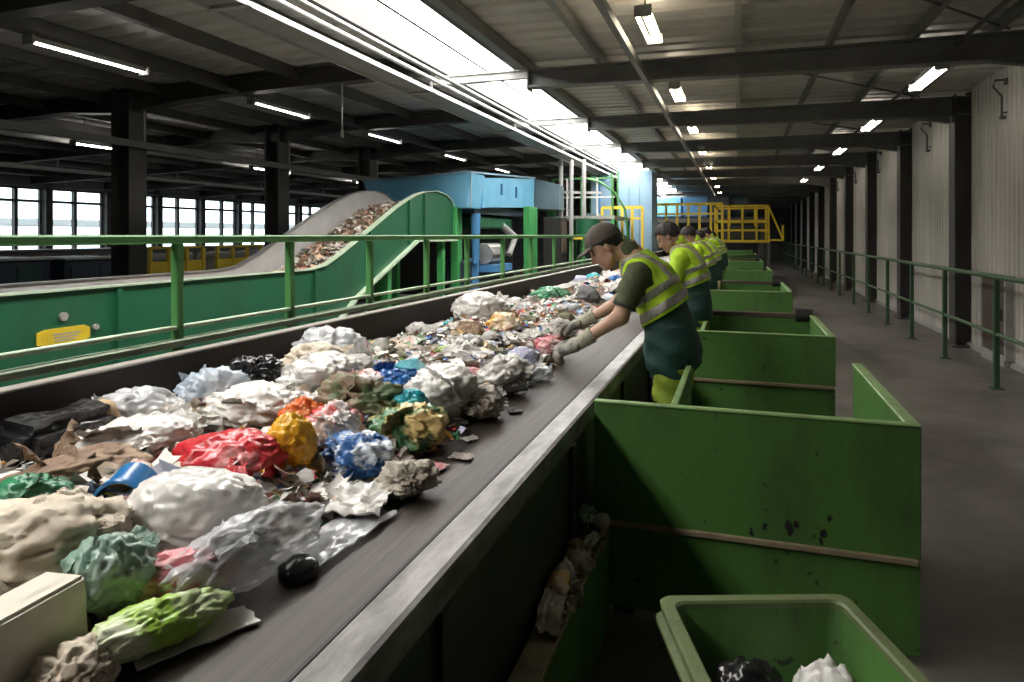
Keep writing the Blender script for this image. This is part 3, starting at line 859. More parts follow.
MB().bb(-.5, .7, 23.6, 24.6, 1.44, 1.9).build('machine_housing', M['navy'], yc, bevel=.04)

# blue machine beyond the cage
fm = root('drum_screen', (-1.2, 28.0, 0), 'blue drum screen machine under the far roof behind the yellow cage', 'machine')
for (x0, x1, mt) in ((-3.2, -2.1, 'blue'), (-2.05, -1.1, 'blue_mid'), (-1.05, -.3, 'navy')):
    MB().bb(x0, x1, 27.5, 29.5, 2.3, 3.1).build('casing', M[mt], fm, bevel=.04)
m = MB(); m.cyl((-.5, 28.4, 2.75), (.35, 28.4, 2.75), .48, n=20); m.cyl((.35, 28.4, 2.75), (.75, 28.4, 2.6), .47, .25, n=20)
m.build('drum', M['blue_dark'], fm, smooth=True)
MB().bb(-3.2, .95, 27.6, 29.4, 2.1, 2.28).build('cross_frame', M['dark_steel'], fm)
for x in (-3.1, -2.4, .85):
    for y in (27.7, 29.3): MB().bb(x - .08, x + .08, y - .08, y + .08, 0, 2.12).build('leg', M['dark_steel'], fm)

# left-hand plant beyond the rising conveyor
def machine(name, label, cat, x0, x1, y0, y1, z, mt, extra=None):
    r = root(name, ((x0+x1)/2, (y0+y1)/2, 0), label, cat)
    MB().bb(x0, x1, y0, y1, .12, z).build('body', M[mt], r, bevel=.04)
    MB().bb(x0 - .03, x1 + .03, y0 - .03, y1 + .03, z, z + .05).build('top_plate', M['grey_steel'], r, bevel=.01)
    n = max(2, int((y1 - y0) / .7))
    for k in range(n):
        y = y0 + (y1 - y0) * (k + .5) / n
        MB().bb(x1, x1 + .03, y - .24, y + .24, .35, z - .12).build('cover_panel', M[extra or mt], r, bevel=.01)
    m = MB()
    for y in (y0 + .15, y1 - .15):
        for x in (x0 + .15, x1 - .15): m.bb(x - .08, x + .08, y - .08, y + .08, 0, .12)
    m.build('feet', M['dark_steel'], r)
    return r
machine('baling_press', 'long navy and dark green machine beyond the conveyor, far left', 'machine', -14.6, -13.2, 7.4, 10.2, 1.10, 'navy', 'teal_dark')
machine('baling_press', 'dark navy machine left of the first free-standing column', 'machine', -14.4, -13.0, 10.35, 11.7, 1.08, 'navy')
def guard_frame(label, y0, y1, x=-12.9):
    r = root('guard_fence', (x, (y0+y1)/2, 0), label, 'fence')
    n = 3
    for k in range(n + 1):
        y = y0 + (y1 - y0) * k / n
        MB().bb(x - .04, x + .04, y - .04, y + .04, 0, 1.3).build('post', M['yellow'], r)
    for k in range(n):
        ya = y0 + (y1 - y0) * k / n + .04; yb = y0 + (y1 - y0) * (k + 1) / n - .04
        MB().bb(x - .015, x + .015, ya, yb, .55, .98).build('panel', M['yellow'], r)
    MB().bb(x - .04, x + .04, y0, y1, 1.27, 1.33).build('top_rail', M['yellow'], r)
    MB().bb(x - .6, x - .3, y0, y1, .2, 1.15).build('guarded_housing', M['grey_steel'], r, bevel=.03)
guard_frame('yellow safety fence directly right of the first free-standing column', 12.35, 14.0)
guard_frame('yellow safety fence further along, left of the rising conveyor', 14.5, 16.2)
machine('sorting_machine', 'pale grey low machine between the yellow fence and the rising conveyor', 'machine', -14, -12.9, 17.0, 22, 1.22, 'grey_steel', 'white')
machine('sorting_machine', 'low grey machine bed under the left windows', 'machine', -18.4, -17.6, 9.5, 30, 1.16, 'wall_grey', 'grey_steel')
# ================================================================== WASTE
def wmat(name, c1, c2=None, scale=9, rough=0.27, alpha=1.0, lo=.45, hi=.6, bump=.25, spec=.5):
    m = mat(name, c1, rough, 0, c2, scale, bump, 30, alpha=alpha, lo=lo, hi=hi, spec=spec)
    for n in m.node_tree.nodes:
        if n.type == 'TEX_NOISE' and n.inputs['Scale'].default_value == 30: n.noise_type = 'RIDGED_MULTIFRACTAL'; n.inputs['Detail'].default_value = 6; n.inputs['Scale'].default_value = 20
        if n.type == 'BUMP': n.inputs['Distance'].default_value = .02; n.inputs['Strength'].default_value = .7 if bump else 0
    return m
W_ = {}
def wm(key, *a, **k):
    W_[key] = wmat('waste_' + key, *a, **k)
wm('white_film', (.74, .72, .68), (.58, .56, .52), 5)
wm('white_grey', (.60, .58, .55), (.40, .38, .35), 6)
wm('cream', (.66, .58, .46), (.48, .40, .30), 5, rough=.6)
wm('dirty_paper', (.62, .58, .52), (.30, .25, .20), 5, rough=.75)
wm('clear', (.80, .82, .84), (.62, .64, .66), 5, rough=.18, alpha=.55, spec=.9)
wm('clear_blue', (.55, .66, .78), (.75, .80, .85), 5, rough=.18, alpha=.65, spec=.9)
wm('red', (.62, .03, .04), (.80, .55, .52), 4, lo=.55, hi=.68)
wm('red_white', (.68, .10, .10), (.78, .72, .70), 5, lo=.42, hi=.5)
wm('pink', (.72, .22, .25), (.80, .58, .56), 6)
wm('orange', (.78, .13, .02), (.80, .30, .10), 5)
wm('yellow', (.80, .42, .02), (.72, .34, .02), 5)
wm('amber', (.66, .34, .06), (.72, .60, .44), 6, lo=.4, hi=.55)
wm('lime', (.36, .60, .08), (.72, .78, .55), 6, lo=.46, hi=.58)
wm('green', (.03, .22, .10), (.16, .36, .22), 6)
wm('green_pale', (.20, .34, .26), (.42, .54, .46), 5, rough=.3)
wm('green_multi', (.10, .26, .12), (.70, .52, .22), 11, lo=.45, hi=.52)
wm('teal', (.01, .33, .42), (.05, .42, .48), 5)
wm('blue', (.02, .12, .42), (.05, .22, .55), 6)
wm('blue_white', (.05, .16, .42), (.62, .68, .75), 12, lo=.48, hi=.54)
wm('blue_tub', (.02, .16, .42), (.03, .20, .48), 3, rough=.25, bump=.0)
wm('lilac', (.42, .42, .66), (.70, .70, .78), 8)
wm('brown', (.20, .12, .07), (.34, .24, .15), 6, rough=.7)
wm('brown_multi', (.22, .15, .09), (.14, .20, .10), 9, rough=.6, lo=.45, hi=.55)
wm('card', (.46, .32, .19), (.38, .26, .15), 4, rough=.8)
wm('black_film', (.010, .010, .011), (.022, .022, .024), 6, rough=.22)
wm('dark_grey', (.07, .07, .07), (.14, .14, .14), 6)
wm('foam', (.76, .72, .62), (.70, .65, .55), 3, rough=.8, bump=.15)
wm('silver', (.52, .50, .47), (.30, .28, .25), 8, rough=.28)
wm('black_plastic', (.012, .012, .013), rough=.18, bump=0)
wm('mould', (.56, .52, .44), (.26, .22, .17), 12, rough=.8)

def crumple(seed, sub=3, amp=.28, f=1.6, dims=(1, 1, 1), fine=False):
    """irregular crumpled bag: sphere dented in creased cells, with ridges where the dents meet"""
    bm = bmesh.new()
    bmesh.ops.create_icosphere(bm, subdivisions=sub, radius=1)
    off = Vector((seed * 7.31, seed * 3.17, seed * 1.93))
    RQ = Matrix.Rotation(seed * 1.7, 3, 'Z') @ Matrix.Rotation(seed * 2.9, 3, 'X')
    for v in bm.verts:
        p = v.co.copy()
        big = noise.noise(p * .9 + off)
        w = Vector((noise.noise(p * 2.3 + off), noise.noise(p * 2.3 - off), noise.noise(p * 2.1 + off * 2))) * .35
        q = p + w
        q = RQ @ q; q = Vector((q.x * .55, q.y * 1.75, q.z * 1.1)) * f + off
        d = 1.0 * (noise.voronoi(q)[0][0] - .45)
        d += .55 * (noise.voronoi(q * 2.1 + off)[0][0] - .45)
        if fine:
            d += .30 * (noise.voronoi(q * 4.6 - off)[0][0] - .45)
            d += .16 * (1 - 3 * abs(noise.noise(q * 6.5)))
        r = 1 + amp * 1.2 * d + .95 * amp * big
        q = p * r
        if q.z < 0: q.z *= .75
        v.co = Vector((q.x * dims[0], q.y * dims[1], q.z * dims[2]))
    me = bpy.data.meshes.new('crumpled')
    bm.to_mesh(me); bm.free()
    me.polygons.foreach_set('use_smooth', [True] * len(me.polygons))
    if not fine: me.set_sharp_from_angle(angle=math.radians(45))
    return me

def sheet(seed, n=12, amp=.22, f=2.2, dims=(1, 1, 1), ragged=.15):
    """thin crumpled film or paper: a folded grid with ragged edge and real thickness"""
    off = Vector((seed * 5.7, seed * 2.3, seed))
    vs = []; fs = []
    for t in (0, 1):
        for i in range(n + 1):
            for j in range(n + 1):
                x = 2 * i / n - 1; y = 2 * j / n - 1
                e = max(abs(x), abs(y))
                th_ = math.atan2(y, x)
                rag = 1 + ragged * noise.noise(Vector((math.cos(th_) * 2, math.sin(th_) * 2, seed * 1.3))) * 2 * e
                k = (math.sqrt(x*x*(1 - y*y/2) + y*y*(1 - x*x/2)) / e if e else 1)
                k = .4 + .6 * k
                X, Y = x * rag * k, y * rag * k
                p = Vector((X, Y, 0)) * f + off
                z = amp * ((1 - abs(noise.noise(p)) * 3) * .6 + (1 - abs(noise.noise(p * 2.1)) * 3) * .35 + noise.noise(p * 4.3) * .4)
                z *= 1 - .35 * e
                vs.append((X * dims[0], Y * dims[1], (z + amp * .5) * dims[2] - t * .004 / max(dims[2], .01) * dims[2]))
    N = (n + 1) ** 2
    q = lambda t, i, j: t * N + i * (n + 1) + j
    for i in range(n):
        for j in range(n):
            fs.append((q(0,i,j), q(0,i+1,j), q(0,i+1,j+1), q(0,i,j+1)))
            fs.append((q(1,i,j), q(1,i,j+1), q(1,i+1,j+1), q(1,i+1,j)))
    for i in range(n):
        fs.append((q(0,i,0), q(1,i,0), q(1,i+1,0), q(0,i+1,0)))
        fs.append((q(0,i,n), q(0,i+1,n), q(1,i+1,n), q(1,i,n)))
        fs.append((q(0,0,i), q(0,0,i+1), q(1,0,i+1), q(1,0,i)))
        fs.append((q(0,n,i), q(1,n,i), q(1,n,i+1), q(0,n,i+1)))
    me = bpy.data.meshes.new('film')
    me.from_pydata(vs, [], fs)
    me.polygons.foreach_set('use_smooth', [True] * len(me.polygons))
    me.set_sharp_from_angle(angle=math.radians(35))
    return me

def lathe_me(profile, n=16, dent=0.0, seed=0, name='lathe'):
    vs = []; fs = []
    for (r, z) in profile:
        for k in range(n):
            a = 2*PI*k/n
            d = 1 + dent * noise.noise(Vector((math.cos(a)*1.5, math.sin(a)*1.5, z*2.5 + seed)))
            vs.append((r*d*math.cos(a), r*d*math.sin(a), z))
    for i in range(len(profile)-1):
        for k in range(n): fs.append((i*n+k, i*n+(k+1) % n, (i+1)*n+(k+1) % n, (i+1)*n+k))
    fs.append(tuple(range(n-1, -1, -1))); fs.append(tuple(range((len(profile)-1)*n, len(profile)*n)))
    me = bpy.data.meshes.new(name); me.from_pydata(vs, [], fs)
    me.polygons.foreach_set('use_smooth', [True] * len(me.polygons))
    me.set_sharp_from_angle(angle=math.radians(40))
    return me

def put(name, me, m, loc, scl=(1, 1, 1), rot=(0, 0, 0), label=None, cat=None, group=None, parent=None):
    o = bpy.data.objects.new(name, me)
    COL.objects.link(o)
    if len(me.materials) == 0: me.materials.append(m)
    o.material_slots[0].link = 'OBJECT'; o.material_slots[0].material = m
    o.location = loc; o.scale = scl; o.rotation_euler = rot
    if parent is not None: o.parent = parent
    return tag(o, label, cat, group)

def near_edge(y):
    return -1.0 + .07 * noise.noise(Vector((y * 1.3, 3.1, 0))) + .05 * noise.noise(Vector((y * 3.7, 9.1, 0)))
def heap(x, y):
    e = near_edge(y)
    t = max(0.0, min(1.0, (e - x) / .34)); t = t*t*(3 - 2*t)
    b = max(0.0, min(1.0, (x + 2.2) / .35)); b = .45 + .55 * b
    n = noise.noise(Vector((x*3.2, y*3.2, .5))) * .45 + noise.noise(Vector((x*8, y*8, 2.5))) * .22
    far = .9 + .25 * max(0, min(1, (y - 3) / 3))
    return BZ + max(0, .105 * far * t * b * (1 + n)) - (.004 if t <= 0 else 0)

# the matted bed of small waste: height field, speckled by real scraps joined as stuff
nx, ny = 60, 520
V = []; F = []
for j in range(ny):
    y = .35 + 22.0 * (j / (ny - 1)) ** 1.5
    for i in range(nx):
        x = -2.192 + 1.30 * i / (nx - 1)
        V.append((x, y, heap(x, y)))
for j in range(ny - 1):
    for i in range(nx - 1):
        a = j*nx + i
        F.append((a, a+1, a+nx+1, a+nx))
m_bed = bpy.data.materials.new('mixed_waste_bed'); m_bed.use_nodes = True
nt = m_bed.node_tree; b_ = nt.nodes['Principled BSDF']; b_.inputs['Roughness'].default_value = .6
tc = nt.nodes.new('ShaderNodeTexCoord'); vo = nt.nodes.new('ShaderNodeTexVoronoi'); vo.inputs['Scale'].default_value = 34; vo.inputs['Randomness'].default_value = 1
nn = nt.nodes.new('ShaderNodeTexNoise'); nn.inputs['Scale'].default_value = 14
ad = nt.nodes.new('ShaderNodeVectorMath'); ad.operation = 'MULTIPLY_ADD'; ad.inputs[1].default_value = (.06, .06, .06)
nt.links.new(tc.outputs['Object'], nn.inputs['Vector']); nt.links.new(nn.outputs['Color'], ad.inputs[0]); nt.links.new(tc.outputs['Object'], ad.inputs[2])
nt.links.new(ad.outputs[0], vo.inputs['Vector'])
sep = nt.nodes.new('ShaderNodeSeparateColor'); nt.links.new(vo.outputs['Color'], sep.inputs[0])
rp = nt.nodes.new('ShaderNodeValToRGB'); rp.color_ramp.interpolation = 'CONSTANT'
stops = [(0, (.50, .48, .44)), (.22, (.34, .29, .24)), (.36, (.60, .58, .54)), (.52, (.12, .09, .07)), (.62, (.42, .16, .14)), (.69, (.12, .20, .36)), (.76, (.40, .32, .18)), (.83, (.64, .62, .58)), (.93, (.12, .24, .14))]
while len(rp.color_ramp.elements) < len(stops): rp.color_ramp.elements.new(.5)
for e, (p, c) in zip(rp.color_ramp.elements, stops): e.position = p; e.color = (*c, 1)
nt.links.new(sep.outputs[0], rp.inputs['Fac']); nt.links.new(rp.outputs['Color'], b_.inputs['Base Color'])
bpn = nt.nodes.new('ShaderNodeBump'); bpn.inputs['Strength'].default_value = .6; bpn.inputs['Distance'].default_value = .02
nt.links.new(vo.outputs['Distance'], bpn.inputs['Height']); nt.links.new(bpn.outputs[0], b_.inputs['Normal'])
bed = from_arrays('waste_bed', V, F, [m_bed], org=(-1.5, 8, BZ))
tag(bed, 'matted bed of small mixed waste covering the moving belt', 'waste', kind='stuff')

PAL = [((.80, .78, .74), 40), ((.66, .62, .56), 16), ((.62, .52, .38), 9), ((.60, .05, .05), 5), ((.72, .30, .30), 5), ((.76, .40, .05), 4), ((.70, .16, .03), 3),
       ((.04, .14, .42), 5), ((.30, .42, .62), 5), ((.05, .26, .12), 4), ((.30, .46, .12), 3), ((.02, .34, .40), 2), ((.22, .14, .08), 7), ((.03, .03, .03), 4), ((.45, .44, .62), 2)]
PC = [p[0] for p in PAL]; PW = [p[1] for p in PAL]
m_sc = bpy.data.materials.new('small_scraps'); m_sc.use_nodes = True
nt = m_sc.node_tree; at = nt.nodes.new('ShaderNodeAttribute'); at.attribute_name = 'scrap_colour'
nt.links.new(at.outputs['Color'], nt.nodes['Principled BSDF'].inputs['Base Color']); nt.nodes['Principled BSDF'].inputs['Roughness'].default_value = .4

def scraps(name, label, count, pos, size, cols=PC, wts=PW, cat='waste', smooth=False):
    rng = random.Random(len(name) + count)
    V = []; F = []; C = []
    for k in range(count):
        x, y, z = pos(rng)
        s = size(rng, y)
        c = rng.choices(cols, wts)[0]
        j = rng.uniform(.75, 1.1); c = tuple(min(.82, q*j) for q in c)
        R = Matrix.Rotation(rng.uniform(0, 2*PI), 3, 'Z') @ Matrix.Rotation(rng.uniform(-.9, .9), 3, 'X') @ Matrix.Rotation(rng.uniform(-.5, .5), 3, 'Y')
        o = len(V)
        a = rng.uniform(.5, 1.1)
        for (u, v) in ((-1,-1),(0,-1),(1,-1),(-1,0),(0,0),(1,0),(-1,1),(0,1),(1,1)):
            p = R @ Vector((u*s*(.8+.4*rng.random()), v*s*a*(.8+.4*rng.random()), rng.uniform(-.35, .45)*s))
            V.append((x + p.x, y + p.y, z + p.z)); C += [*c, 1.0]
        for (i0, i1, i2, i3) in ((0,1,4,3),(1,2,5,4),(3,4,7,6),(4,5,8,7)):
            F.append((o+i0, o+i1, o+i2)); F.append((o+i0, o+i2, o+i3))
    ob = from_arrays(name, V, F, [m_sc], smooth=smooth)
    at_ = ob.data.color_attributes.new('scrap_colour', 'FLOAT_COLOR', 'POINT')
    at_.data.foreach_set('color', C)
    return tag(ob, label, cat, kind='stuff')
def pos_belt(rng):
    y = .45 + 21 * rng.random() ** 1.75
    e = near_edge(y)
    x = e + .01 - (e + .01 + 2.17) * rng.random() ** .92
    return x, y, heap(x, y) + .006 + .012 * rng.random()
scraps('waste_scraps', 'countless small coloured scraps of film and paper strewn over the waste bed', 9000, pos_belt, lambda r, y: r.uniform(.009, .026) * (1 + .02*y))

def pos_near(rng):
    y = .5 + 3.6 * rng.random()
    e = near_edge(y)
    x = e - .02 - (e + 2.12) * rng.random() ** .9
    return x, y, heap(x, y) + .012 + .02 * rng.random()
scraps('film_scraps', 'torn pale and coloured film scraps filling the near end of the heap', 1500, pos_near, lambda r, y: r.uniform(.016, .040), [(.76, .74, .70), (.62, .58, .52), (.50, .40, .29), (.66, .36, .34), (.30, .34, .46), (.24, .20, .16), (.30, .42, .26), (.70, .44, .14)], [40, 20, 12, 7, 6, 8, 5, 3], smooth=True)
# ---- single pieces, described one by one (x, y, z of centre; half sizes; yaw)
BY = 18.31
def hero(name, label, cat, kind, loc, half, yaw, mkey, seed, amp=.28, sub=4, f=1.6, tilt=(0, 0)):
    if kind == 'bag': me = crumple(seed, 5, amp, f, dims=half, fine=True)
    elif kind == 'sheet': me = sheet(seed, 16, amp, f, dims=half)
    return put(name, me, W_[mkey], loc, (1, 1, 1), (math.radians(tilt[0]), math.radians(tilt[1]), math.radians(yaw)), label, cat)
def roundbox(seed, half, bev, sub_noise=.0, dent=.0, cuts=3):
    bm = bmesh.new()
    bmesh.ops.create_cube(bm, size=2)
    for v in bm.verts: v.co = Vector((v.co.x*half[0], v.co.y*half[1], v.co.z*half[2]))
    bmesh.ops.bevel(bm, geom=list(bm.edges), offset=bev, segments=2, affect='EDGES')
    bmesh.ops.subdivide_edges(bm, edges=list(bm.edges), cuts=cuts, use_grid_fill=True)
    off = Vector((seed*3.3, seed, seed*2.1))
    for v in bm.verts:
        n = noise.noise(v.co * 9 + off) * dent + (1 - 3*abs(noise.noise(v.co * 17 + off))) * dent * .5
        v.co += v.co.normalized() * n
    me = bpy.data.meshes.new('box'); bm.to_mesh(me); bm.free()
    me.polygons.foreach_set('use_smooth', [True]*len(me.polygons)); me.set_sharp_from_angle(angle=math.radians(35))
    return me

# black wrapped bundle with a tan end
bb_ = put('wrapped_bundle', roundbox(3, (.085, .165, .075), .03, dent=.014), W_['black_film'], (-2.045, 1.60, .965), rot=(0, .12, math.radians(4)), label='black plastic wrapped bundle with a tan end, lying against the dark guard board', cat='package')
put('end_flap', crumple(31, 3, .2, dims=(.075, .04, .06)), W_['card'], (0.005, .15, .02), parent=bb_)
H = [
 ('clear_bag', 'clear crumpled plastic bag by the guard board, right of the black bundle', 'bag', 'bag', (-2.06, 1.93, .955), (.14, .12, .085), 20, 'clear', 11, .3),
 ('clear_bag', 'frosted clear bag standing up by the guard board left of the small black bag', 'bag', 'bag', (-1.95, 2.18, .975), (.125, .11, .095), 25, 'clear_blue', 12, .32),
 ('garbage_bag', 'small black shiny garbage bag at the foot of the guard board', 'bag', 'bag', (-1.97, 2.42, .995), (.115, .11, .085), 18, 'black_film', 13, .42),
 ('clear_bag', 'puffy clear bag against the guard board below the left railing post', 'bag', 'bag', (-1.99, 3.06, 1.00), (.155, .14, .12), 20, 'clear', 14, .26),
 ('plastic_bag', 'tall translucent white bag sticking up near the guard board, far from the front', 'bag', 'bag', (-1.86, 4.86, 1.02), (.20, .17, .135), 10, 'white_grey', 15, .2),
 ('plastic_bag', 'glossy red and white bag behind the large white bag', 'bag', 'bag', (-1.345, 1.56, .965), (.145, .12, .075), 22, 'red', 16, .2),
 ('plastic_bag', 'bright yellow bag standing right of the glossy red bag', 'bag', 'bag', (-1.255, 1.71, .97), (.066, .062, .082), 18, 'yellow', 17, .26),
 ('plastic_scrap', 'orange crumpled plastic piece behind the yellow bag', 'plastic', 'bag', (-1.385, 1.955, .99), (.065, .06, .055), 30, 'orange', 18, .35),
 ('plastic_bag', 'red and white printed bag right of the orange piece', 'bag', 'bag', (-1.26, 1.935, .97), (.09, .085, .075), 40, 'red_white', 19, .34),
 ('plastic_bag', 'large smooth off-white bag in front of the glossy red bag', 'bag', 'bag', (-1.215, 1.29, .945), (.155, .12, .095), 24, 'white_film', 20, .14),
 ('plastic_bag', 'dark green bag at the left edge of the picture above the beige cloth', 'bag', 'bag', (-1.56, 1.15, .985), (.085, .075, .05), 20, 'green', 21, .3),
 ('cloth_bundle', 'creased beige cloth bundle behind the white foam block', 'cloth', 'bag', (-1.37, 1.02, .96), (.17, .14, .09), 40, 'cream', 22, .26),
 ('plastic_bag', 'pale green translucent bag touching the end of the foam block', 'bag', 'bag', (-1.15, 1.0, .945), (.075, .08, .075), 30, 'green_pale', 23, .28),
 ('plastic_film', 'pink and red crumpled film between the green bag and the clear bottle bag', 'film', 'bag', (-1.065, 1.075, .91), (.05, .10, .05), -60, 'pink', 24, .32),
 ('plastic_bag', 'long crumpled clear bag lying along the belt beside the black lid', 'bag', 'bag', (-1.005, 1.235, .915), (.072, .185, .07), -8, 'clear', 25, .24),
 ('snack_packet', 'lime green snack packet at the front edge of the heap', 'packet', 'bag', (-1.0, .945, .895), (.048, .125, .042), -22, 'lime', 26, .3),
 ('paper_scrap', 'crumpled tan paper at the bottom corner below the foam block', 'paper', 'bag', (-1.03, .83, .885), (.055, .05, .04), 20, 'cream', 27, .38),
 ('plastic_bag', 'crumpled grey-brown foil ball alone at the edge of the heap', 'foil', 'bag', (-.905, 1.76, .895), (.07, .065, .05), 20, 'mould', 28, .5),
 ('plastic_net', 'blue and white printed film right of the yellow bag', 'film', 'bag', (-1.11, 1.84, .925), (.10, .085, .06), 25, 'blue_white', 29, .42),
 ('plastic_bag', 'green and yellow patterned bag at the edge of the heap', 'bag', 'bag', (-1.09, 2.15, .925), (.115, .10, .075), 20, 'green_multi', 30, .42),
 ('plastic_bag', 'big white crumpled bag on the near edge of the heap, before the first worker', 'bag', 'bag', (-1.155, 2.53, .955), (.155, .14, .105), 25, 'white_film', 31, .3),
 ('plastic_bag', 'dirty white bag end in front of the big white crumpled bag', 'bag', 'bag', (-1.0, 2.60, .905), (.085, .09, .06), 20, 'dirty_paper', 32, .42),
 ('plastic_scrap', 'small teal plastic bag left of the big white crumpled bag', 'plastic', 'bag', (-1.155, 2.29, .975), (.055, .05, .045), 20, 'teal', 33, .34),
 ('plastic_film', 'deep blue crumpled film behind the teal bag', 'film', 'bag', (-1.33, 2.49, 1.0), (.09, .08, .05), 60, 'blue', 34, .4),
 ('matted_clump', 'brown and green matted clump behind the patterned bag', 'clump', 'bag', (-1.335, 2.26, .975), (.155, .13, .085), 20, 'brown_multi', 35, .45),
 ('plastic_scrap', 'red torn plastic behind the brown matted clump', 'plastic', 'bag', (-1.42, 2.42, 1.0), (.08, .07, .045), 20, 'red_white', 36, .4),
 ('plastic_bag', 'white torn bag at the heap edge on the way to the gloved hands', 'bag', 'bag', (-1.05, 3.08, .925), (.12, .12, .075), 20, 'white_grey', 37, .42),
 ('plastic_film', 'flat white film flap on the bare belt near the gloved hands', 'film', 'bag', (-1.0, 3.36, .885), (.10, .07, .035), 40, 'clear', 38, .4),
 ('plastic_bag', 'amber food packet beside the tall translucent bag', 'packet', 'bag', (-1.50, 4.38, .985), (.115, .11, .08), 20, 'amber', 39, .36),
 ('plastic_bag', 'small green bag near the guard board beside the first worker', 'bag', 'bag', (-1.78, 6.55, .99), (.17, .14, .08), 20, 'green', 40, .34),
 ('plastic_film', 'crumpled pink and white film gripped between the worker gloves', 'film', 'bag', (-1.07, 3.97, .93), (.075, .085, .06), 20, 'pink', 41, .4),
 ('plastic_bag', 'white bag on the left of the heap between the beige cloth and the clear bag', 'bag', 'bag', (-1.74, 1.62, .965), (.15, .13, .06), 60, 'white_film', 42, .32),
 ('plastic_bag', 'brown stained bag beside the dark green bag', 'bag', 'bag', (-1.66, 1.36, .965), (.17, .11, .055), 80, 'brown', 43, .3),
 ('plastic_bag', 'crumpled white film pile behind the glossy red bag', 'bag', 'bag', (-1.63, 2.05, .975), (.17, .15, .065), 40, 'white_film', 44, .38),
 ('plastic_bag', 'white net-like bag right of the small black garbage bag', 'bag', 'bag', (-1.70, 2.55, .985), (.16, .15, .075), 40, 'white_film', 45, .4),
 ('plastic_bag', 'tan crumpled paper bag between the black bag and the puffy clear bag', 'bag', 'bag', (-1.86, 2.72, 1.0), (.13, .10, .075), 40, 'cream', 46, .4),
]
FOLD = [sheet(800 + k, 12, .34, 2.0, ragged=.3) for k in range(6)]
def folds(o, hf, mk, n, rg, zk=.5):
    for k in range(n):
        a = rg.uniform(0, 2*PI); t = rg.uniform(.45, .85)
        s_ = rg.uniform(.36, .56)
        put('film_fold', rg.choice(FOLD), W_[mk], (hf[0]*t*math.cos(a), hf[1]*t*math.sin(a), hf[2]*(zk + .25*(1-t))), (hf[0]*s_, hf[1]*s_, max(hf)*s_*.9), (rg.uniform(-.6, .6) + .7*math.sin(a), rg.uniform(-.4, .4) - .7*math.cos(a)*-1, rg.uniform(0, 6)), parent=o)
rf = random.Random(5)
for (nm, lb, ct_, kd, loc, hf, yw, mk, sd, am) in H:
    o = hero(nm, lb, ct_, kd, loc, hf, yw, mk, sd, am)
    if mk not in ('mould', 'black_film', 'red', 'lime', 'orange') and 'smooth' not in lb: folds(o, hf, mk, 2, rf, .3)

# white foam block
put('foam_block', roundbox(5, (.046, .225, .072), .006, dent=.003), W_['foam'], (-1.13, .685, .922), rot=(.02, -.05, math.radians(1)), label='long off-white foam block at the lower left of the heap', cat='foam block')
# blue tub with rim and label
tb = lathe_me([(.046, -.045), (.05, -.045), (.058, .035), (.064, .037), (.064, .045), (.058, .047), (.054, .042), (.046, -.03), (.0, -.032)], 20, .06, 2)
tub = put('plastic_tub', tb, W_['blue_tub'], (-1.385, 1.265, .985), rot=(1.9, .3, .5), label='blue plastic tub on its side left of the large off-white bag', cat='tub')
# black lid on the bare belt
lid = put('plastic_disc', lathe_me([(.0, -.018), (.036, -.018), (.043, -.012), (.044, .004), (.040, .013), (.028, .019), (.012, .022), (.0, .0225)], 24), W_['black_plastic'], (-.912, 1.27, .870), rot=(.08, .05, 0), label='round black plastic lid alone on the bare belt', cat='disc')
# flat papers
put('paper_sheet', sheet(71, 14, .05, 1.2, dims=(.042, .11, .10), ragged=.1), W_['white_film'], (-.955, 1.02, .857), rot=(0, 0, math.radians(-28)), label='flat white paper strip beside the lime green packet', cat='paper')
put('plastic_sheet', sheet(72, 20, .16, 2.8, dims=(.15, .12, .17), ragged=.12), W_['white_film'], (-1.05, 1.63, .866), rot=(0, 0, math.radians(15)), label='spread sheet of wrinkled white film in front of the yellow bag', cat='film')
put('plastic_sheet', sheet(73, 14, .10, 2.2, dims=(.06, .17, .12), ragged=.12), W_['clear'], (-.93, 1.46, .857), rot=(0, 0, math.radians(-4)), label='thin clear film strip on the belt behind the black lid', cat='film')

# ---- the many other pieces of the heap: base shapes shared, colour per piece
BASE = {'bag': [crumple(100 + k, 3, .38, 1.7) for k in range(9)],
        'film': [sheet(200 + k, 9, .32, 2.3) for k in range(6)],
        'carton': [roundbox(300 + k, (1, .62, .5), .06, dent=.12, cuts=2) for k in range(3)],
        'bottle': [lathe_me([(.0, -1.0), (.26, -1.0), (.34, -.92), (.34, -.35), (.29, -.28), (.34, -.2), (.34, .35), (.22, .62), (.12, .72), (.12, .86)], 12, .35, k) for k in range(3)],
        'cup': [lathe_me([(.0, -.5), (.32, -.5), (.44, .45), (.48, .47), (.48, .53), (.43, .53), (.30, -.42), (.0, -.42)], 14, .3, 4 + k) for k in range(2)],
        'can': [lathe_me([(.0, -.6), (.26, -.6), (.32, -.52), (.32, .5), (.27, .6), (.24, .57), (.0, .57)], 12, .3, 8)]}
CAPM = lathe_me([(.0, .0), (.14, .0), (.14, .16), (.12, .18), (.0, .18)], 10)
NAMES = {'bag': ('plastic_bag', 'crumpled {} bag', 'bag'), 'film': ('plastic_film', 'wrinkled {} film', 'film'), 'carton': ('carton', 'squashed {} carton', 'carton'),
         'bottle': ('plastic_bottle', 'dented {} bottle', 'bottle'), 'cup': ('plastic_cup', 'tipped {} cup', 'cup'), 'can': ('drink_can', 'dented {} can', 'can')}
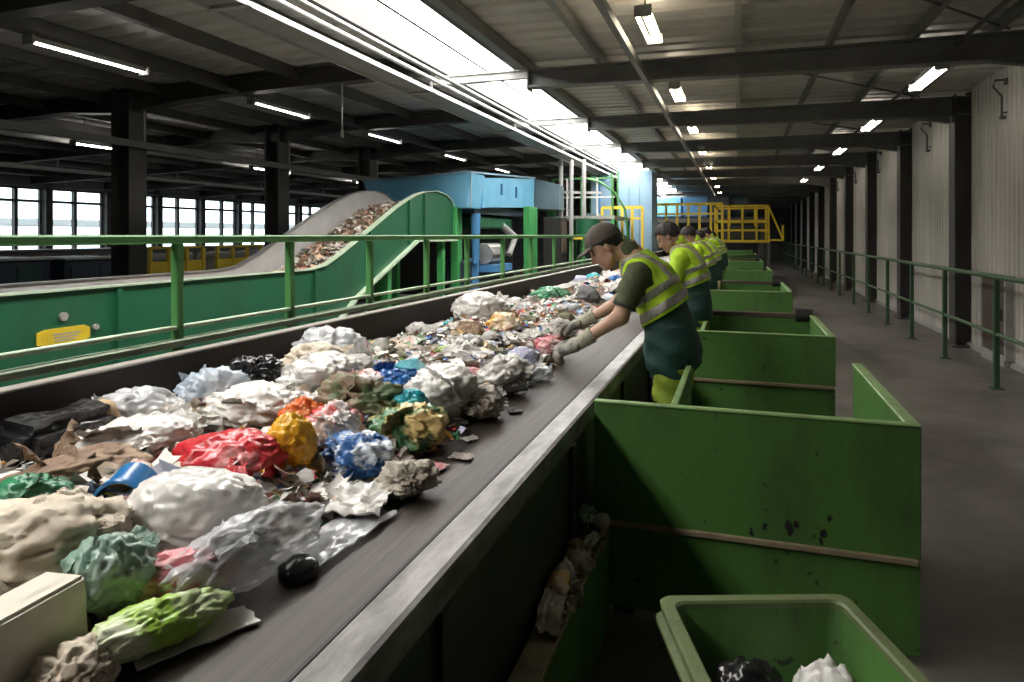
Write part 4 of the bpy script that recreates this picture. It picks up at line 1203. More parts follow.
COLN = [('white_film', 'white', 34), ('white_grey', 'greyish white', 22), ('cream', 'beige', 12), ('dirty_paper', 'dirty pale', 12), ('clear', 'clear', 10), ('clear_blue', 'bluish clear', 6), ('red', 'red', 5), ('red_white', 'red and white', 5),
        ('pink', 'pink', 6), ('orange', 'orange', 4), ('amber', 'amber', 7), ('yellow', 'yellow', 2), ('lime', 'lime green', 3), ('green', 'dark green', 4), ('green_multi', 'green and tan', 3), ('teal', 'teal', 2), ('blue', 'blue', 4),
        ('blue_white', 'blue and white', 5), ('lilac', 'lilac', 4), ('brown', 'brown', 6), ('brown_multi', 'brown-green', 4), ('card', 'cardboard brown', 4), ('black_film', 'black', 3), ('dark_grey', 'dark grey', 4), ('silver', 'silver', 4)]
SHORT = ['clear bag by the black bundle', 'frosted clear bag', 'small black garbage bag', 'puffy clear bag', 'tall translucent bag', 'glossy red bag', 'bright yellow bag', 'orange piece', 'red and white bag', 'large off-white bag', 'dark green bag', 'beige cloth',
         'pale green bag', 'pink film', 'long clear bag', 'lime packet', 'tan paper', 'foil ball', 'blue printed film', 'patterned bag', 'big white bag', 'dirty white bag end', 'teal bag', 'deep blue film', 'brown matted clump', 'red torn plastic',
         'white torn bag', 'white film flap', 'amber packet', 'small green bag', 'film in the gloves', 'white bag by the cloth', 'brown stained bag', 'white film pile', 'net-like bag', 'tan paper bag']
rng = random.Random(21)
placed = [(h[4][0], h[4][1], max(h[5][0], h[5][1])) for h in H] + [(-1.135, .55, .12), (-1.135, .8, .12), (-.925, 1.27, .2), (-2.04, 1.6, .2), (-1.39, 1.275, .07), (-1.05, 1.63, .15), (-.95, 1.0, .1)]
def zone(y):
    if y < 2.0: return 'in the near end of the heap'
    if y < 3.4: return 'in the heap short of the first worker'
    if y < 5.2: return 'in the heap beside the first worker'
    if y < 8: return 'in the heap past the first worker'
    return 'in the far part of the heap'
PIECES = []
cnt = 0; tries = 0
while cnt < 285 and tries < 30000:
    tries += 1
    y = .55 + 15.5 * rng.random() ** 1.9
    e = near_edge(y)
    s = rng.uniform(.028, .085) * (1 + .035 * y)
    if y < 2.6: s = rng.uniform(.022, .06)
    x = e + .03 - (e + 2.13) * rng.random()
    if x > e - .02 and rng.random() < .6: continue
    ok = True
    for (px, py, pr) in placed:
        d2 = (px - x)**2 + (py - y)**2
        if d2 < ((.62 if y < 3 else .72) * (pr + s))**2: ok = False; break
    if not ok: continue
    placed.append((x, y, s))
    kd = rng.choices(['bag', 'film', 'carton', 'bottle', 'cup', 'can'], [52, 26, 6, 6, 6, 3])[0]
    ck, cn_, _ = rng.choices(COLN, [c[2] for c in COLN])[0]
    if kd == 'can': ck, cn_ = rng.choice([('silver', 'silver'), ('red', 'red'), ('blue', 'blue')])
    if kd == 'bottle': ck, cn_ = rng.choice([('clear', 'clear'), ('clear_blue', 'bluish clear'), ('green_pale', 'pale green'), ('white_grey', 'greyish white')])
    if kd == 'carton' and ck in ('clear', 'clear_blue', 'black_film'): ck, cn_ = 'card', 'cardboard brown'
    nm, lt, ct_ = NAMES[kd]
    z = heap(x, y)
    sz = 'tiny' if s < .035 else 'small' if s < .055 else 'mid-sized' if s < .085 else 'larger'
    near = min(H, key=lambda h: (h[4][0] - x)**2 + (h[4][1] - y)**2)
    dn = math.hypot(near[4][0] - x, near[4][1] - y)
    if dn < .45 and y < 5.2:
        dx_, dy_ = x - near[4][0], y - near[4][1]
        rel = ('beyond' if dy_ > 0 else 'in front of') if abs(dy_) > abs(dx_) else ('right of' if dx_ > 0 else 'left of')
        lb = sz + ' ' + lt.format(cn_) + ' ' + rel + ' the ' + SHORT[H.index(near)]
    else:
        t_ = (e - x) / (e + 2.13)
        lb = sz + ' ' + lt.format(cn_) + (' at the near edge ' if t_ < .3 else ' along the middle ' if t_ < .7 else ' against the guard board ') + zone(y).replace('in the', 'of the')
        lb = lb.replace('of the heap ', '') if len(lb.split()) > 15 else lb
    if len(lb.split()) > 16: lb = lb[len(sz) + 1:]
    grp = lb
    yaw = rng.uniform(0, 2*PI)
    if kd == 'bag': sc_ = (s * rng.uniform(.8, 1.25), s * rng.uniform(.8, 1.25), s * rng.uniform(.55, .85)); rot = (rng.uniform(-.3, .3), rng.uniform(-.3, .3), yaw); zz = z + s*.18
    elif kd == 'film': sc_ = (s*1.25, s*1.1, s*1.2); rot = (rng.uniform(-.3, .3), rng.uniform(-.3, .3), yaw); zz = z + s*.12
    elif kd == 'carton': sc_ = (s*.9,)*3; rot = (rng.uniform(-.4, .4), rng.uniform(-.4, .4), yaw); zz = z + s*.25
    else: sc_ = (s*1.25,)*3; rot = (PI/2 + rng.uniform(-.35, .35), rng.uniform(-.4, .4), yaw); zz = z + s*.3
    o = put(nm, rng.choice(BASE[kd]), W_[ck], (x, y, zz), sc_, rot, lb, ct_, grp)
    if kd == 'bag' and y < 6: folds(o, (1, 1, 1), ck, 1, rng, .45)
    if kd == 'bottle' and y < 5:
        put('cap', CAPM, W_[rng.choice(['blue', 'white_film', 'red'])], (0, 0, .85), parent=o)
    PIECES.append((o, x, y, sz, lt.format(cn_), cn_ + ' ' + ct_))
    cnt += 1

# pieces whose description is still shared are told apart by their nearest differently coloured neighbour
from collections import Counter
for rnd in range(4):
    n_of = Counter(p[0]['label'] for p in PIECES)
    for p in PIECES:
        if n_of[p[0]['label']] > 1:
            others = sorted((q for q in PIECES if q is not p and q[5] != p[5]), key=lambda q: (q[1]-p[1])**2 + (q[2]-p[2])**2)
            q = others[rnd]
            zn = 'near the front of the heap' if p[2] < 3.4 else 'beside the first worker' if p[2] < 5.2 else 'past the first worker' if p[2] < 8 else 'in the far heap'
            p[0]['label'] = p[3] + ' ' + p[4] + ' ' + zn + ' by a ' + q[5]
            p[0]['group'] = 'loose pieces ' + zn
# scraps that fell on the bare belt
for k, (x, y, s, ck, lb) in enumerate(((-.88, 2.12, .03, 'dirty_paper', 'small pale paper scrap on the bare belt beyond the foil ball'), (-.93, 2.32, .024, 'white_film', 'tiny white scrap on the bare belt beside the patterned bag'),
        (-.90, 2.75, .03, 'dark_grey', 'small grey crumb on the bare belt beyond the dirty white bag end'), (-.93, 2.00, .035, 'pink', 'flat pinkish scrap on the bare belt by the patterned bag'))):
    put('paper_scrap', BASE['film'][k], W_[ck], (x, y, BZ + .004), (s*1.3, s, s*.8), (0, 0, k), lb, 'paper')

# ---- trash wedged in the trough by the conveyor side
TR = [('cardboard_scrap', 'torn pale cardboard scrap lying on the trough edge below the orange packet', 'film', (-.555, 2.06, .425), (.040, .10, .05), 6, 'dirty_paper', 'cardboard'),
      ('snack_packet', 'orange and brown crumpled packet wedged against the conveyor side', 'bag', (-.565, 2.20, .435), (.035, .06, .035), 5, 'amber', 'packet'),
      ('paper_scrap', 'grey paper scrap behind the orange packet on the trough', 'bag', (-.57, 2.31, .43), (.03, .045, .03), 30, 'white_grey', 'paper'),
      ('paper_scrap', 'dirty crumpled wrapper midway along the trough', 'bag', (-.545, 2.40, .425), (.04, .055, .03), 60, 'mould', 'paper'),
      ('paper_scrap', 'brown paper wad midway along the trough', 'bag', (-.575, 2.47, .435), (.03, .05, .035), 10, 'brown', 'paper'),
      ('paper_scrap', 'pale twisted paper strip on the trough, beyond the brown wad', 'film', (-.535, 2.55, .425), (.022, .08, .06), -12, 'dirty_paper', 'paper'),
      ('paper_scrap', 'grey-green film flap standing at the end of the trough', 'film', (-.58, 2.70, .47), (.035, .06, .10), 0, 'green_pale', 'film'),
      ('paper_scrap', 'crumpled white wad at the corner of the large green bin', 'bag', (-.535, 2.76, .425), (.035, .04, .028), 0, 'dirty_paper', 'paper'),
      ('paper_scrap', 'dark dirty rag hanging at the corner of the large green bin', 'bag', (-.51, 2.66, .40), (.02, .05, .04), 0, 'brown', 'rag'),
      ('paper_scrap', 'small bent white strip hanging over the inner trough edge', 'bag', (-.502, 2.24, .39), (.009, .025, .035), 20, 'dirty_paper', 'paper')]
for k, (nm, lb, kd, loc, hf, yw, mk, ct_) in enumerate(TR):
    me = crumple(500 + k, 3, .42, 1.9, dims=hf) if kd == 'bag' else sheet(500 + k, 12, .2, 2, dims=hf)
    put(nm, me, W_[mk], loc, (1, 1, 1), (.1, .1, math.radians(yw)), lb, ct_)

def pos_tr(rng):
    y = 2.02 + .8 * rng.random(); return -.585 + .08 * rng.random(), y, .404 + .02 * rng.random()
scraps('trough_scraps', 'small dirty scraps matted along the trough top', 160, pos_tr, lambda r, y: r.uniform(.007, .02), [(.46, .40, .32), (.16, .12, .09), (.62, .58, .50), (.30, .20, .11)], [5, 4, 4, 3])
# ---- bags in the small bin
put('garbage_bag', crumple(601, 5, .15, fine=True, dims=(.135, .15, .21)), W_['black_film'], (.03, 1.915, .24), rot=(.1, 0, .3), label='black garbage bag inside the small open bin', cat='bag')
put('plastic_bag', crumple(602, 5, .19, f=1.8, fine=True, dims=(.11, .12, .19)), W_['white_film'], (.235, 2.00, .23), rot=(0, 0, .6), label='pale crumpled bag beside the black bag inside the small bin', cat='bag')

# ---- waste carried by the rising conveyor
def pos_rc(rng):
    y = 4.6 + 5.6 * rng.random()
    x = -5.34 + .80 * rng.random()
    return x, y, bz2(y) + .02 + .09 * rng.random() * (1 - abs((x + 4.95) / .45) ** 2 * .6)
scraps('conveyed_waste', 'small pale and orange waste riding up the rising conveyor', 2600, pos_rc, lambda r, y: r.uniform(.02, .05),
       [(.80, .76, .70), (.78, .52, .36), (.66, .32, .24), (.45, .32, .22), (.72, .62, .46), (.3, .35, .3)], [38, 20, 9, 10, 16, 5])
# ================================================================== PEOPLE
def cap_(P, a, b, ra, rb=None):
    if rb is None: rb = ra
    a = np.array(a, np.float32); b = np.array(b, np.float32)
    d = b - a
    t = np.clip((P - a) @ d / max(float(d @ d), 1e-9), 0, 1)
    return np.linalg.norm(P - a - t[:, None] * d, axis=1) - (ra + (rb - ra) * t)
def ell_(P, c, r):
    Q = P - np.array(c, np.float32); r = np.array(r, np.float32)
    k0 = np.linalg.norm(Q / r, axis=1); k1 = np.linalg.norm(Q / (r * r), axis=1)
    return k0 * (k0 - 1) / np.maximum(k1, 1e-6)
def smin(a, b, k):
    h = np.clip(.5 + .5 * (b - a) / k, 0, 1)
    return b * (1 - h) + a * h - k * h * (1 - h)

def nets(fn, lo, hi, h):
    """surface nets: polygonise the zero set of fn over a grid"""
    lo = np.array(lo, np.float32); hi = np.array(hi, np.float32)
    n = np.ceil((hi - lo) / h).astype(int) + 1
    ax = [lo[i] + h * np.arange(n[i], dtype=np.float32) for i in range(3)]
    G = np.stack(np.meshgrid(*ax, indexing='ij'), -1).reshape(-1, 3)
    D = np.empty(len(G), np.float32)
    for i in range(0, len(G), 400000): D[i:i+400000] = fn(G[i:i+400000])
    D = D.reshape(n)
    S = D < 0
    c = [n[0]-1, n[1]-1, n[2]-1]
    acc = np.zeros((*c, 3), np.float32); cnt = np.zeros(c, np.float32)
    corner = lambda A, i, j, k: A[i:i+c[0], j:j+c[1], k:k+c[2]]
    for a in range(3):
        for u in (0, 1):
            for v in (0, 1):
                p = [0, 0, 0]; o = [x for x in range(3) if x != a]
                p[o[0]] = u; p[o[1]] = v
                q = list(p); q[a] = 1
                d0 = corner(D, *p); d1 = corner(D, *q)
                m = corner(S, *p) != corner(S, *q)
                t = np.where(m, d0 / np.where(m, d0 - d1, 1), 0)
                for b in range(3):
                    acc[..., b] += np.where(m, p[b] + (t if b == a else 0), 0)
                cnt += m
    act = cnt > 0
    idx = -np.ones(c, int); idx[act] = np.arange(act.sum())
    I = np.argwhere(act)
    V = lo + h * (I + acc[act] / cnt[act][:, None])
    F = []
    for a in range(3):
        o = [x for x in range(3) if x != a]
        sl0 = [slice(None)]*3; sl1 = [slice(None)]*3
        sl0[a] = slice(0, n[a]-1); sl1[a] = slice(1, n[a])
        s0 = S[tuple(sl0)]; s1 = S[tuple(sl1)]
        E_ = np.argwhere(s0 != s1)
        E_ = E_[(E_[:, o[0]] > 0) & (E_[:, o[1]] > 0) & (E_[:, o[0]] < n[o[0]]-1) & (E_[:, o[1]] < n[o[1]]-1)]
        if len(E_) == 0: continue
        def cell(du, dv):
            Q = E_.copy(); Q[:, o[0]] -= du; Q[:, o[1]] -= dv
            return idx[Q[:, 0], Q[:, 1], Q[:, 2]]
        q = np.stack([cell(1, 1), cell(0, 1), cell(0, 0), cell(1, 0)], 1)
        ins = s0[E_[:, 0], E_[:, 1], E_[:, 2]]
        flip = ins if a != 1 else ~ins
        q[~flip] = q[~flip][:, ::-1]
        F.append(q)
    return V, np.concatenate(F)

SKIN = mat('skin', (.50, .29, .20), .5, 0, (.56, .34, .24), 20)
SKIN2 = mat('skin_tanned', (.36, .20, .13), .5, 0, (.42, .25, .17), 20)
HIVIS = mat('hi_vis_yellow_fabric', (.55, .82, .03), .7, 0, (.44, .70, .03), 9, .2, 60)
BAND = mat('reflective_tape', (.42, .41, .37), .4, 0.2, (.34, .33, .29), 12)
SHIRT = mat('olive_shirt', (.10, .115, .055), .8, 0, (.07, .085, .04), 10, .2, 60)
HEM = mat('dark_sleeve_hem', (.02, .03, .025), .8)
OVER = mat('dark_green_workwear', (.012, .05, .042), .75, 0, (.02, .075, .06), 7, .3, 30)
LIMEP = mat('lime_over_trousers', (.30, .40, .03), .75, 0, (.20, .28, .03), 8, .3, 30)
CAPM_ = mat('grey_brown_cap', (.085, .068, .055), .8, 0, (.11, .09, .072), 15, .1, 80)
HAIR = mat('dark_hair', (.012, .009, .007), .6, 0, (.02, .015, .012), 40, .3, 80)
GLOVE = mat('dirty_work_glove', (.36, .35, .30), .85, 0, (.10, .10, .09), 16, .3, 60, lo=.42, hi=.6)
CUFF = mat('knitted_glove_cuff', (.50, .48, .38), .9, 0, (.36, .34, .26), 14, .3, 90)
RUBBER = mat('dark_rubber_boot', (.015, .018, .015), .5)
EYE = mat('dark_eye', (.02, .015, .012), .2)

def unit(v):
    v = np.array(v, np.float32); return v / np.linalg.norm(v)

def person(loc, label, P_, group=None, cap=True, skin=SKIN, gloves=True, lime_sleeves=False, hb=.0085):
    r = root('person', loc, label, 'person', group)
    L = np.array(loc, np.float32)
    A0 = np.array(P_['pelvis'], np.float32); A1 = np.array(P_['neck'], np.float32)
    ax = unit(A1 - A0); LEN = float(np.linalg.norm(A1 - A0))
    lat = np.array((0, 1, 0), np.float32); lat = unit(lat - ax * (ax @ lat)); fw = np.cross(lat, ax)
    if fw[0] > 0: fw = -fw
    ka = np.array([-.16, -.10, 0, .15, .34, .45, .53, .60, .66]) * LEN / .56
    kl = [.11, .155, .172, .158, .172, .172, .115, .06, .05]
    kf = [.08, .115, .128, .118, .125, .112, .085, .058, .05]
    def torso(P, off=0.0, flare=0.0):
        Q = P - A0
        a = Q @ ax; f_ = Q @ fw + .035 * np.sin(np.clip(a / LEN, 0, 1) * PI); l = Q @ lat
        ex = off + flare * np.clip((.26 - a) / .26, 0, 1)
        wl = np.interp(a, ka, kl).astype(np.float32) + ex; wf = np.interp(a, ka, kf).astype(np.float32) + ex
        d = (np.sqrt((f_ / wf) ** 2 + (l / wl) ** 2) - 1) * np.minimum(wf, wl)
        return np.maximum(d, np.maximum(a - ka[-1] - off, ka[0] - off - a)), a, f_, l
    sh = [np.array(p, np.float32) for p in P_['shoulders']]
    el = [np.array(p, np.float32) for p in P_['elbows']]
    wr_ = [np.array(p, np.float32) for p in P_['wrists']]
    hips = [np.array(p, np.float32) for p in P_['hips']]
    kn = [np.array(p, np.float32) for p in P_['knees']]
    an = [np.array(p, np.float32) for p in P_['ankles']]
    H = np.array(P_['head'], np.float32)
    pit = math.radians(P_['pitch']); yw = math.radians(P_.get('yaw', 0))
    hf = np.array((-math.cos(pit) * math.cos(yw), -math.cos(pit) * math.sin(yw), -math.sin(pit)), np.float32)
    hl = unit(np.cross((0, 0, 1), hf)); hu = np.cross(hf, hl)
    RH = np.stack([hf, hl, hu], 1)
    def hd(P): return (P - H) @ RH
    def hw(p): return H + RH @ np.array(p, np.float32)
    def skull(Q, off=0): return ell_(Q, (-.012, 0, .030), (.099 + off, .077 + off, .094 + off))
    def head(P):
        Q = hd(P)
        Qs = Q.copy(); Qs[:, 1] = np.abs(Qs[:, 1])
        d = skull(Q)
        d = smin(d, ell_(Q, (.040, 0, -.045), (.056, .056, .078)), .03)
        d = smin(d, ell_(Q, (.070, 0, -.102), (.024, .026, .020)), .02)
        d = smin(d, cap_(Qs, (.0, .052, -.062), (.055, .025, -.100), .018), .02)       # jaw line
        d = smin(d, ell_(Qs, (.068, .034, -.030), (.022, .020, .018)), .02)             # cheek
        d = smin(d, ell_(Q, (.080, 0, .022), (.016, .048, .012)), .015)                 # brow
        d = np.maximum(d, -ell_(Qs, (.098, .031, .000), (.014, .017, .010)))            # eye sockets
        d = smin(d, cap_(Q, (.090, 0, .010), (.114, 0, -.036), .007, .012), .012)       # nose
        d = smin(d, cap_(Qs, (.100, .0, -.040), (.100, .012, -.040), .008), .006)
        d = smin(d, ell_(Q, (.089, 0, -.064), (.012, .022, .006)), .006)                # lips
        d = smin(d, ell_(Q, (.087, 0, -.075), (.011, .019, .006)), .006)
        d = smin(d, ell_(Qs, (-.010, .079, -.012), (.019, .009, .031)), .008)           # ears
        return d
    def arms(P, off=0.0):
        d = None
        for s, e, w in zip(sh, el, wr_):
            q = smin(cap_(P, s, e, .056 + off, .043 + off), cap_(P, e, w, .043 + off, .028 + off), .03)
            d = q if d is None else np.minimum(d, q)
        return d
    def legs(P, off=0.0):
        d = None
        for a, b, c in zip(hips, kn, an):
            q = smin(cap_(P, a, b, .085 + off, .060 + off), cap_(P, b, c, .058 + off, .040 + off), .03)
            d = q if d is None else np.minimum(d, q)
        return d
    nk0 = hw((-.035, 0, -.05))
    def body(P):
        d = torso(P)[0]
        d = smin(d, legs(P), .05)
        d = smin(d, arms(P), .05)
        d = smin(d, cap_(P, A1 + ax * .01, nk0, .060, .054), .03)
        return smin(d, head(P), .02)
    pts = np.array([A0, A1, H, *sh, *el, *wr_, *hips, *kn, *an])
    lo = pts.min(0) - .17; hi = pts.max(0) + .17
    lo[2] = min(a[2] for a in an) - .06
    V, F = nets(body, lo, hi, hb)
    b = from_arrays('body', V, F, [skin], r)
    # eyes, brows
    for s in (-1, 1):
        m = MB(); 
        bm = bmesh.new(); bmesh.ops.create_uvsphere(bm, u_segments=10, v_segments=6, radius=.0105)
        c = hw((.080, .031*s, -.001))
        vs = [tuple(np.array(v.co) + c) for v in bm.verts]; fs = [tuple(v.index for v in f_.verts) for f_ in bm.faces]; bm.free()
        m.add(vs, fs).build('eye', EYE, r, smooth=True)
        p = [hw((.092 - abs(t)*6*.004 , s*(.031 + t*.018), .021 - .004*t*t)) for t in (-1, -.3, .4, 1)]
        MB().tube(p, .004, 6).build('eyebrow', HAIR, r, smooth=True)
    # hair
    def hair(P):
        Q = hd(P)
        d = skull(Q, .011)
        line = -.055 + np.clip((Q[:, 0] + .055) * 1.05, 0, .12)
        ear = -ell_(np.abs(Q) * np.array((1, 1, 1), np.float32) if False else Q * np.array((1, 1, 1), np.float32), (.0, 0, -.055), (.055, .2, .055))
        d = np.maximum(d, (line - Q[:, 2]) * .8)
        d = np.maximum(d, ear)
        if cap: d = np.maximum(d, Q[:, 2] - .035)
        n = np.sin(Q[:, 0] * 150 + Q[:, 2] * 60) * np.sin(Q[:, 1] * 130 + Q[:, 2] * 90)
        return d + n * (.0016 if cap else .003)
    V, F = nets(hair, H - .16, H + .16, .005)
    from_arrays('hair', V, F, [HAIR], r)
    if cap:
        def cap_crown(P):
            Q = hd(P)
            d = ell_(Q, (-.012, 0, .036), (.113, .092, .100))
            return np.maximum(d, (.028 + .16 * Q[:, 0] - Q[:, 2]) * .98)
        V, F = nets(cap_crown, H - .17, H + .17, .006)
        cp = from_arrays('cap', V, F, [CAPM_], r)
        def brim(P):
            Q = hd(P).copy()
            u = Q[:, 2] - (.052 - 3.2 * Q[:, 1] ** 2 - .10 * (Q[:, 0] - .09))
            e = np.sqrt(((Q[:, 0] - .085) / .088) ** 2 + (Q[:, 1] / .080) ** 2)
            return np.maximum(np.maximum(np.abs(u) - .0045, (e - 1) * .07), .06 - Q[:, 0])
        V, F = nets(brim, H - .22, H + .22, .0045)
        from_arrays('brim', V, F, [CAPM_], cp)
        c = hw((-.012, 0, .137)); MB().cyl(c, c + hu * .008, .009, .006, 8).build('button', CAPM_, cp, smooth=True)
    # shirt with short sleeves
    def sleeve(P, t1, r0, r1):
        d = None
        for s, e in zip(sh, el):
            v = unit(e - s); l_ = float(np.linalg.norm(e - s)) * t1
            q = np.maximum(cap_(P, s, s + v * (l_ + .05), r0, r1), (P - s) @ v - l_)
            d = q if d is None else np.minimum(d, q)
        return d
    def shirt(P):
        d, a, f_, l = torso(P, .010)
        d = np.maximum(np.maximum(d, a - .555 * LEN / .56), .04 - a)
        d = smin(d, cap_(P, A1 - ax * .02, A1 + ax * .035 + (nk0 - A1) * .2, .074, .069), .02)
        s = sleeve(P, .76, .068, .064)
        w = np.sin(P[:, 0] * 60 + P[:, 2] * 75 + P[:, 1] * 25) * .0025
        return smin(d, s, .05) + w
    V, F = nets(shirt, lo, hi, .0095)
    V = V; 
    from_arrays('shirt', V, F, [HIVIS if lime_sleeves else SHIRT], r)
    for s, e in zip(sh, el):
        v = (e - s); MB().cyl(s + v * .735, s + v * .785, .0675, .066, 18).build('sleeve_hem', HEM, r, smooth=True)
    # hi-vis vest with reflective bands
    sc_ = LEN / .56
    def vest_d(P, o=0.0):
        d, a, f_, l = torso(P, .026 + o, .030)
        shd = None
        for s in sh:
            q = cap_(P, s + lat * (-.05 if (s - A1) @ lat > 0 else .05), s, .072 + o, .076 + o)
            shd = q if shd is None else np.minimum(shd, q)
        d = smin(d, shd, .05)
        w = np.sin(a * 42 + l * 22) * .004 + np.sin(f_ * 50 + a * 30) * .003
        return d + w * (1 - np.clip((a - .3) * 4, 0, 1) * .6), a, f_, l
    def vest(P, o=0.0):
        d, a, f_, l = vest_d(P, o)
        d = np.maximum(d, -(a - (.185 - .14 * f_) * sc_))
        d = np.maximum(d, a - .575 * sc_)
        d = np.maximum(d, np.abs(l) - (.178 + .2 * np.clip((.37 * sc_ - a) / .07, 0, 1)))
        d = np.maximum(d, -(cap_(P, A1 - ax * .02 + fw * .03, A1 + ax * .1 + fw * .05, .066, .085)))
        return d
    V, F = nets(vest, lo, hi, .008)
    vs = from_arrays('hi_vis_vest', V, F, [HIVIS], r)
    def band(P, fn):
        d = vest(P, .004); D_, a, f_, l = vest_d(P)
        return np.maximum(np.maximum(d, -(D_ + .004)), fn(a, f_, l))
    for nm, fn in (('reflective_band', lambda a, f_, l: np.abs(a - .230 * sc_ + .14 * f_) - .027), ('reflective_band', lambda a, f_, l: np.abs(a - .325 * sc_ + .14 * f_) - .024),
                   ('reflective_strap', lambda a, f_, l: np.maximum(np.abs(l - .105) - .025, .345 * sc_ - a - .14 * f_)), ('reflective_strap', lambda a, f_, l: np.maximum(np.abs(l + .105) - .025, .345 * sc_ - a - .14 * f_))):
        V, F = nets(lambda P: band(P, fn), lo, hi, .0075)
        from_arrays(nm, V, F, [BAND], vs)
    # baggy dark green trousers top, lime over-trousers, boots
    top_z = float(A0[2]) + .10; hem_z = P_['hem']
    cx0, cx1 = float(A0[0]) - .03, float(kn[0][0] + kn[1][0]) / 2 - .005
    cyc = float(A0[1])
    def overalls(P):
        t = np.clip((top_z - P[:, 2]) / (top_z - hem_z), 0, 1)
        cx = cx0 + (cx1 - cx0) * t
        wx = .126 + .030 * np.sin(t * PI * .9) - .028 * t; wy = .185 + .035 * np.sin(t * PI * .9) - .015 * t
        x = (P[:, 0] - cx); y = (P[:, 1] - cyc)
        ang = np.arctan2(y, x)
        fold = .010 * t * np.sin(ang * 7 + P[:, 2] * 9) + .006 * np.sin(P[:, 2] * 48 + ang * 3) + .004 * np.sin(P[:, 2] * 31 - ang * 5)
        d = (np.sqrt((x / wx) ** 2 + (y / wy) ** 2) - 1) * np.minimum(wx, wy) + fold
        d = np.maximum(d, np.maximum(P[:, 2] - top_z, hem_z - P[:, 2] + .012 * np.sin(ang * 4)))
        d = smin(d, np.maximum(legs(P, .026), np.maximum(P[:, 2] - top_z + .05, hem_z - P[:, 2])), .03)
        u_, a_, f2, l2 = torso(P, .014)
        return smin(d, np.maximum(np.maximum(u_, a_ - .235 * LEN / .56), -.165 - a_), .04)
    V, F = nets(overalls, (float(A0[0]) - .4, cyc - .3, hem_z - .05), (float(A0[0]) + .3, cyc + .3, top_z + .30), .009)
    from_arrays('work_trousers', V, F, [OVER], r)
    def lime(P):
        d = legs(P, .032) + .005 * np.sin(P[:, 2] * 55 + P[:, 0] * 20)
        return np.maximum(d, np.maximum(P[:, 2] - hem_z - .06, .22 - P[:, 2]))
    V, F = nets(lime, (float(min(k[0] for k in kn)) - .2, cyc - .3, .18), (float(max(k[0] for k in hips)) + .2, cyc + .3, hem_z + .1), .011)
    from_arrays('over_trousers', V, F, [LIMEP], r)
    for a, b in zip(an, kn):
        g = float(L[2])
        def boot(P):
            d = cap_(P, (a[0], a[1], g + .10), (b[0] * .4 + a[0] * .6, b[1] * .4 + a[1] * .6, .27), .055, .068)
            d = smin(d, cap_(P, (a[0] + .03, a[1], g + .048), (a[0] - .15, a[1], g + .044), .046, .046), .03)
            return np.maximum(np.maximum(d, g + .002 - P[:, 2]), P[:, 2] - .27)
        V, F = nets(boot, (a[0] - .25, a[1] - .12, g - .02), (a[0] + .15, a[1] + .12, .3), .009)
        from_arrays('boot', V, F, [RUBBER], r)
    # hands in gloves: palm, four unequal bent fingers, thumb from the side of the palm
    for k in (0, 1):
        w = wr_[k]; D = unit(P_['hand_dir'][k]); N = np.array(P_['palm'][k], np.float32); N = unit(N - D * (D @ N)); T = unit(np.cross(D, N))
        if (T @ lat) * (1 if k == 0 else -1) < 0: T = -T
        g = .0045 if gloves else 0
        segs = []
        roots = [(.033, .100, .084), (.011, .105, .095), (-.012, .102, .088), (-.033, .094, .070)]
        for i, (u, st, ln) in enumerate(roots):
            p0 = w + D * (st - .02) + T * u; c1, c2, c3 = [math.radians(x) for x in (22 + 5*i, 58 + 5*i, 92)]
            p1 = w + D * st + T * u
            p2 = p1 + (D * math.cos(c1) + N * math.sin(c1)) * ln * .45 + T * (u * .12)
            p3 = p2 + (D * math.cos(c2) + N * math.sin(c2)) * ln * .32
            p4 = p3 + (D * math.cos(c3) + N * math.sin(c3)) * ln * .23
            segs.append([(p0, p1, .0115), (p1, p2, .0105), (p2, p3, .0098), (p3, p4, .0088)])
        q0 = w + D * .022 + T * .022; q1 = w + D * .050 + T * .050 + N * .014; q2 = w + D * .078 + T * .058 + N * .032; q3 = w + D * .096 + T * .052 + N * .044
        segs.append([(q0, q1, .016), (q1, q2, .0125), (q2, q3, .0105)])
        RP = np.stack([D, T, N], 1)
        def hand(P):
            Q = (P - w) @ RP
            c = np.abs(Q - np.array((.054, 0, .002), np.float32)) - np.array((.044, .037, .006), np.float32)
            d = np.linalg.norm(np.maximum(c, 0), axis=1) - .012
            d = smin(d, cap_(P, w - D * .01, w + D * .03, .027, .030), .02)
            for s_ in segs:
                fd = None
                for (a_, b_, r_) in s_:
                    e_ = cap_(P, a_, b_, r_ + g)
                    fd = e_ if fd is None else smin(fd, e_, .005)
                d = smin(d, fd, .006)
            return d - g
        c = w + D * .08
        V, F = nets(hand, c - .15, c + .15, .0045)
        if gloves:
            gl = from_arrays('work_glove', V, F, [GLOVE], r)
            fa = unit(w - el[k])
            def cuff(P):
                d = cap_(P, w - fa * .10, w + fa * .012, .047, .036) + .0022 * np.sin(((P - w) @ fa) * 260)
                return np.maximum(np.maximum(d, (P - w) @ fa - .012), -.10 - (P - w) @ fa)
            V, F = nets(cuff, w - .17, w + .1, .006)
            from_arrays('cuff', V, F, [CUFF], gl)
        else:
            from_arrays('hand', V, F, [skin], r)
    return r

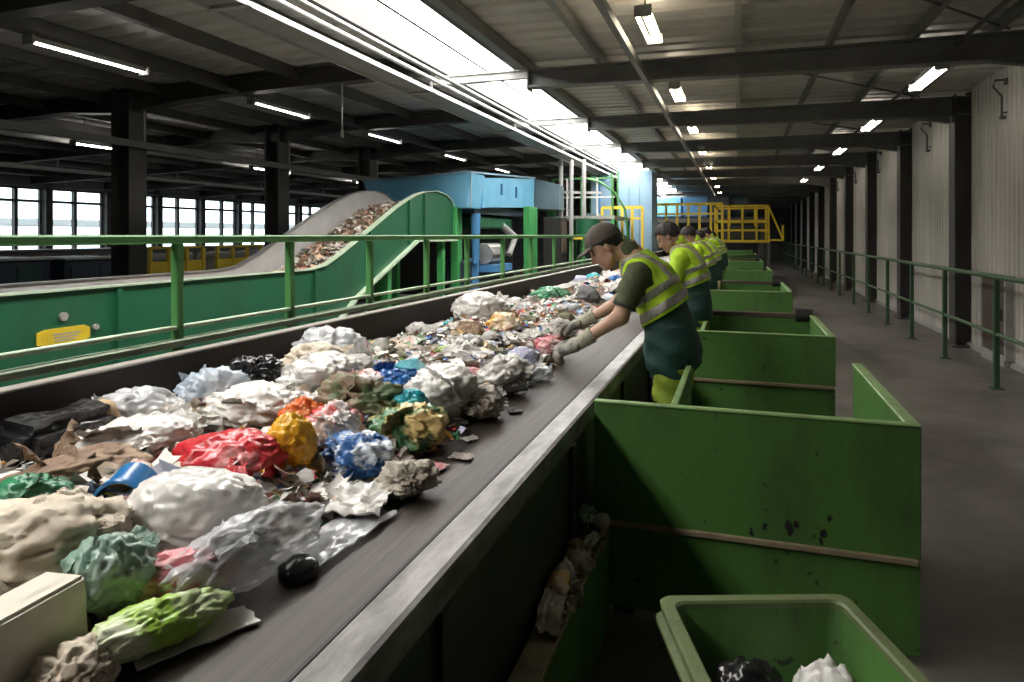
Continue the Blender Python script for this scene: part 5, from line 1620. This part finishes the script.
# first worker: leaning over the belt, head down, both gloved hands in the waste
W1 = dict(pelvis=(-.345, 4.0, .985), neck=(-.575, 3.985, 1.470), head=(-.735, 3.955, 1.535), pitch=38, yaw=6,
          shoulders=[(-.530, 3.805, 1.385), (-.555, 4.165, 1.395)], elbows=[(-.615, 3.755, 1.150), (-.695, 4.215, 1.185)], wrists=[(-.845, 3.735, .995), (-.930, 4.185, 1.050)],
          hips=[(-.34, 3.91, .93), (-.34, 4.09, .93)], knees=[(-.37, 3.91, .50), (-.37, 4.09, .50)], ankles=[(-.335, 3.91, .09), (-.335, 4.09, .09)],
          hem=.81, hand_dir=[(-.92, -.06, -.34), (-.90, -.05, -.30)], palm=[(-.15, .45, -1), (-.2, -.2, -1)])
person((-.34, 4.0, 0), 'worker in grey-brown cap and hi-vis vest bending over the belt, nearest of the sorters', W1)

# second worker: bare-headed, further along
def shift(W, dx, dy, **k):
    o = {}
    for a, v in W.items():
        if a in ('hand_dir', 'palm', 'pitch', 'yaw', 'hem'): o[a] = v
        elif isinstance(v, list): o[a] = [(p[0] + dx, p[1] + dy, p[2]) for p in v]
        else: o[a] = (v[0] + dx, v[1] + dy, v[2])
    o.update(k); return o
W2 = shift(W1, -.01, 2.2, head=(-.585, 6.17, 1.585), neck=(-.485, 6.19, 1.50), pitch=34, yaw=-4,
           shoulders=[(-.475, 6.01, 1.40), (-.49, 6.37, 1.405)], elbows=[(-.54, 5.95, 1.15), (-.60, 6.43, 1.19)], wrists=[(-.74, 5.96, 1.06), (-.84, 6.38, 1.07)])
p2 = person((-.35, 6.2, 0), 'dark-haired bare-headed worker in hi-vis vest, second along the line', W2, cap=False, skin=SKIN2, lime_sleeves=True, hb=.010)
for k, (x, y, sc_, rz, lb) in enumerate(((-.40, 9.6, 1.0, 4, 'third worker along the line, dark hair, hi-vis vest, partly behind the second'),
                                    (-.38, 11.9, .98, -5, 'fourth worker along the line, small hi-vis figure beyond the third'),
                                    (-.38, 14.4, 1.02, 7, 'fifth worker along the line, small hi-vis figure at the fourth bin'),
                                    (-.36, 17.3, .98, 0, 'sixth and farthest worker, tiny hi-vis figure before the yellow cage'))):
    c = copy_tree(p2)
    c.location = (x, y, 0); c.scale = (sc_,)*3; c.rotation_euler = (0, 0, math.radians(rz)); c['label'] = lb
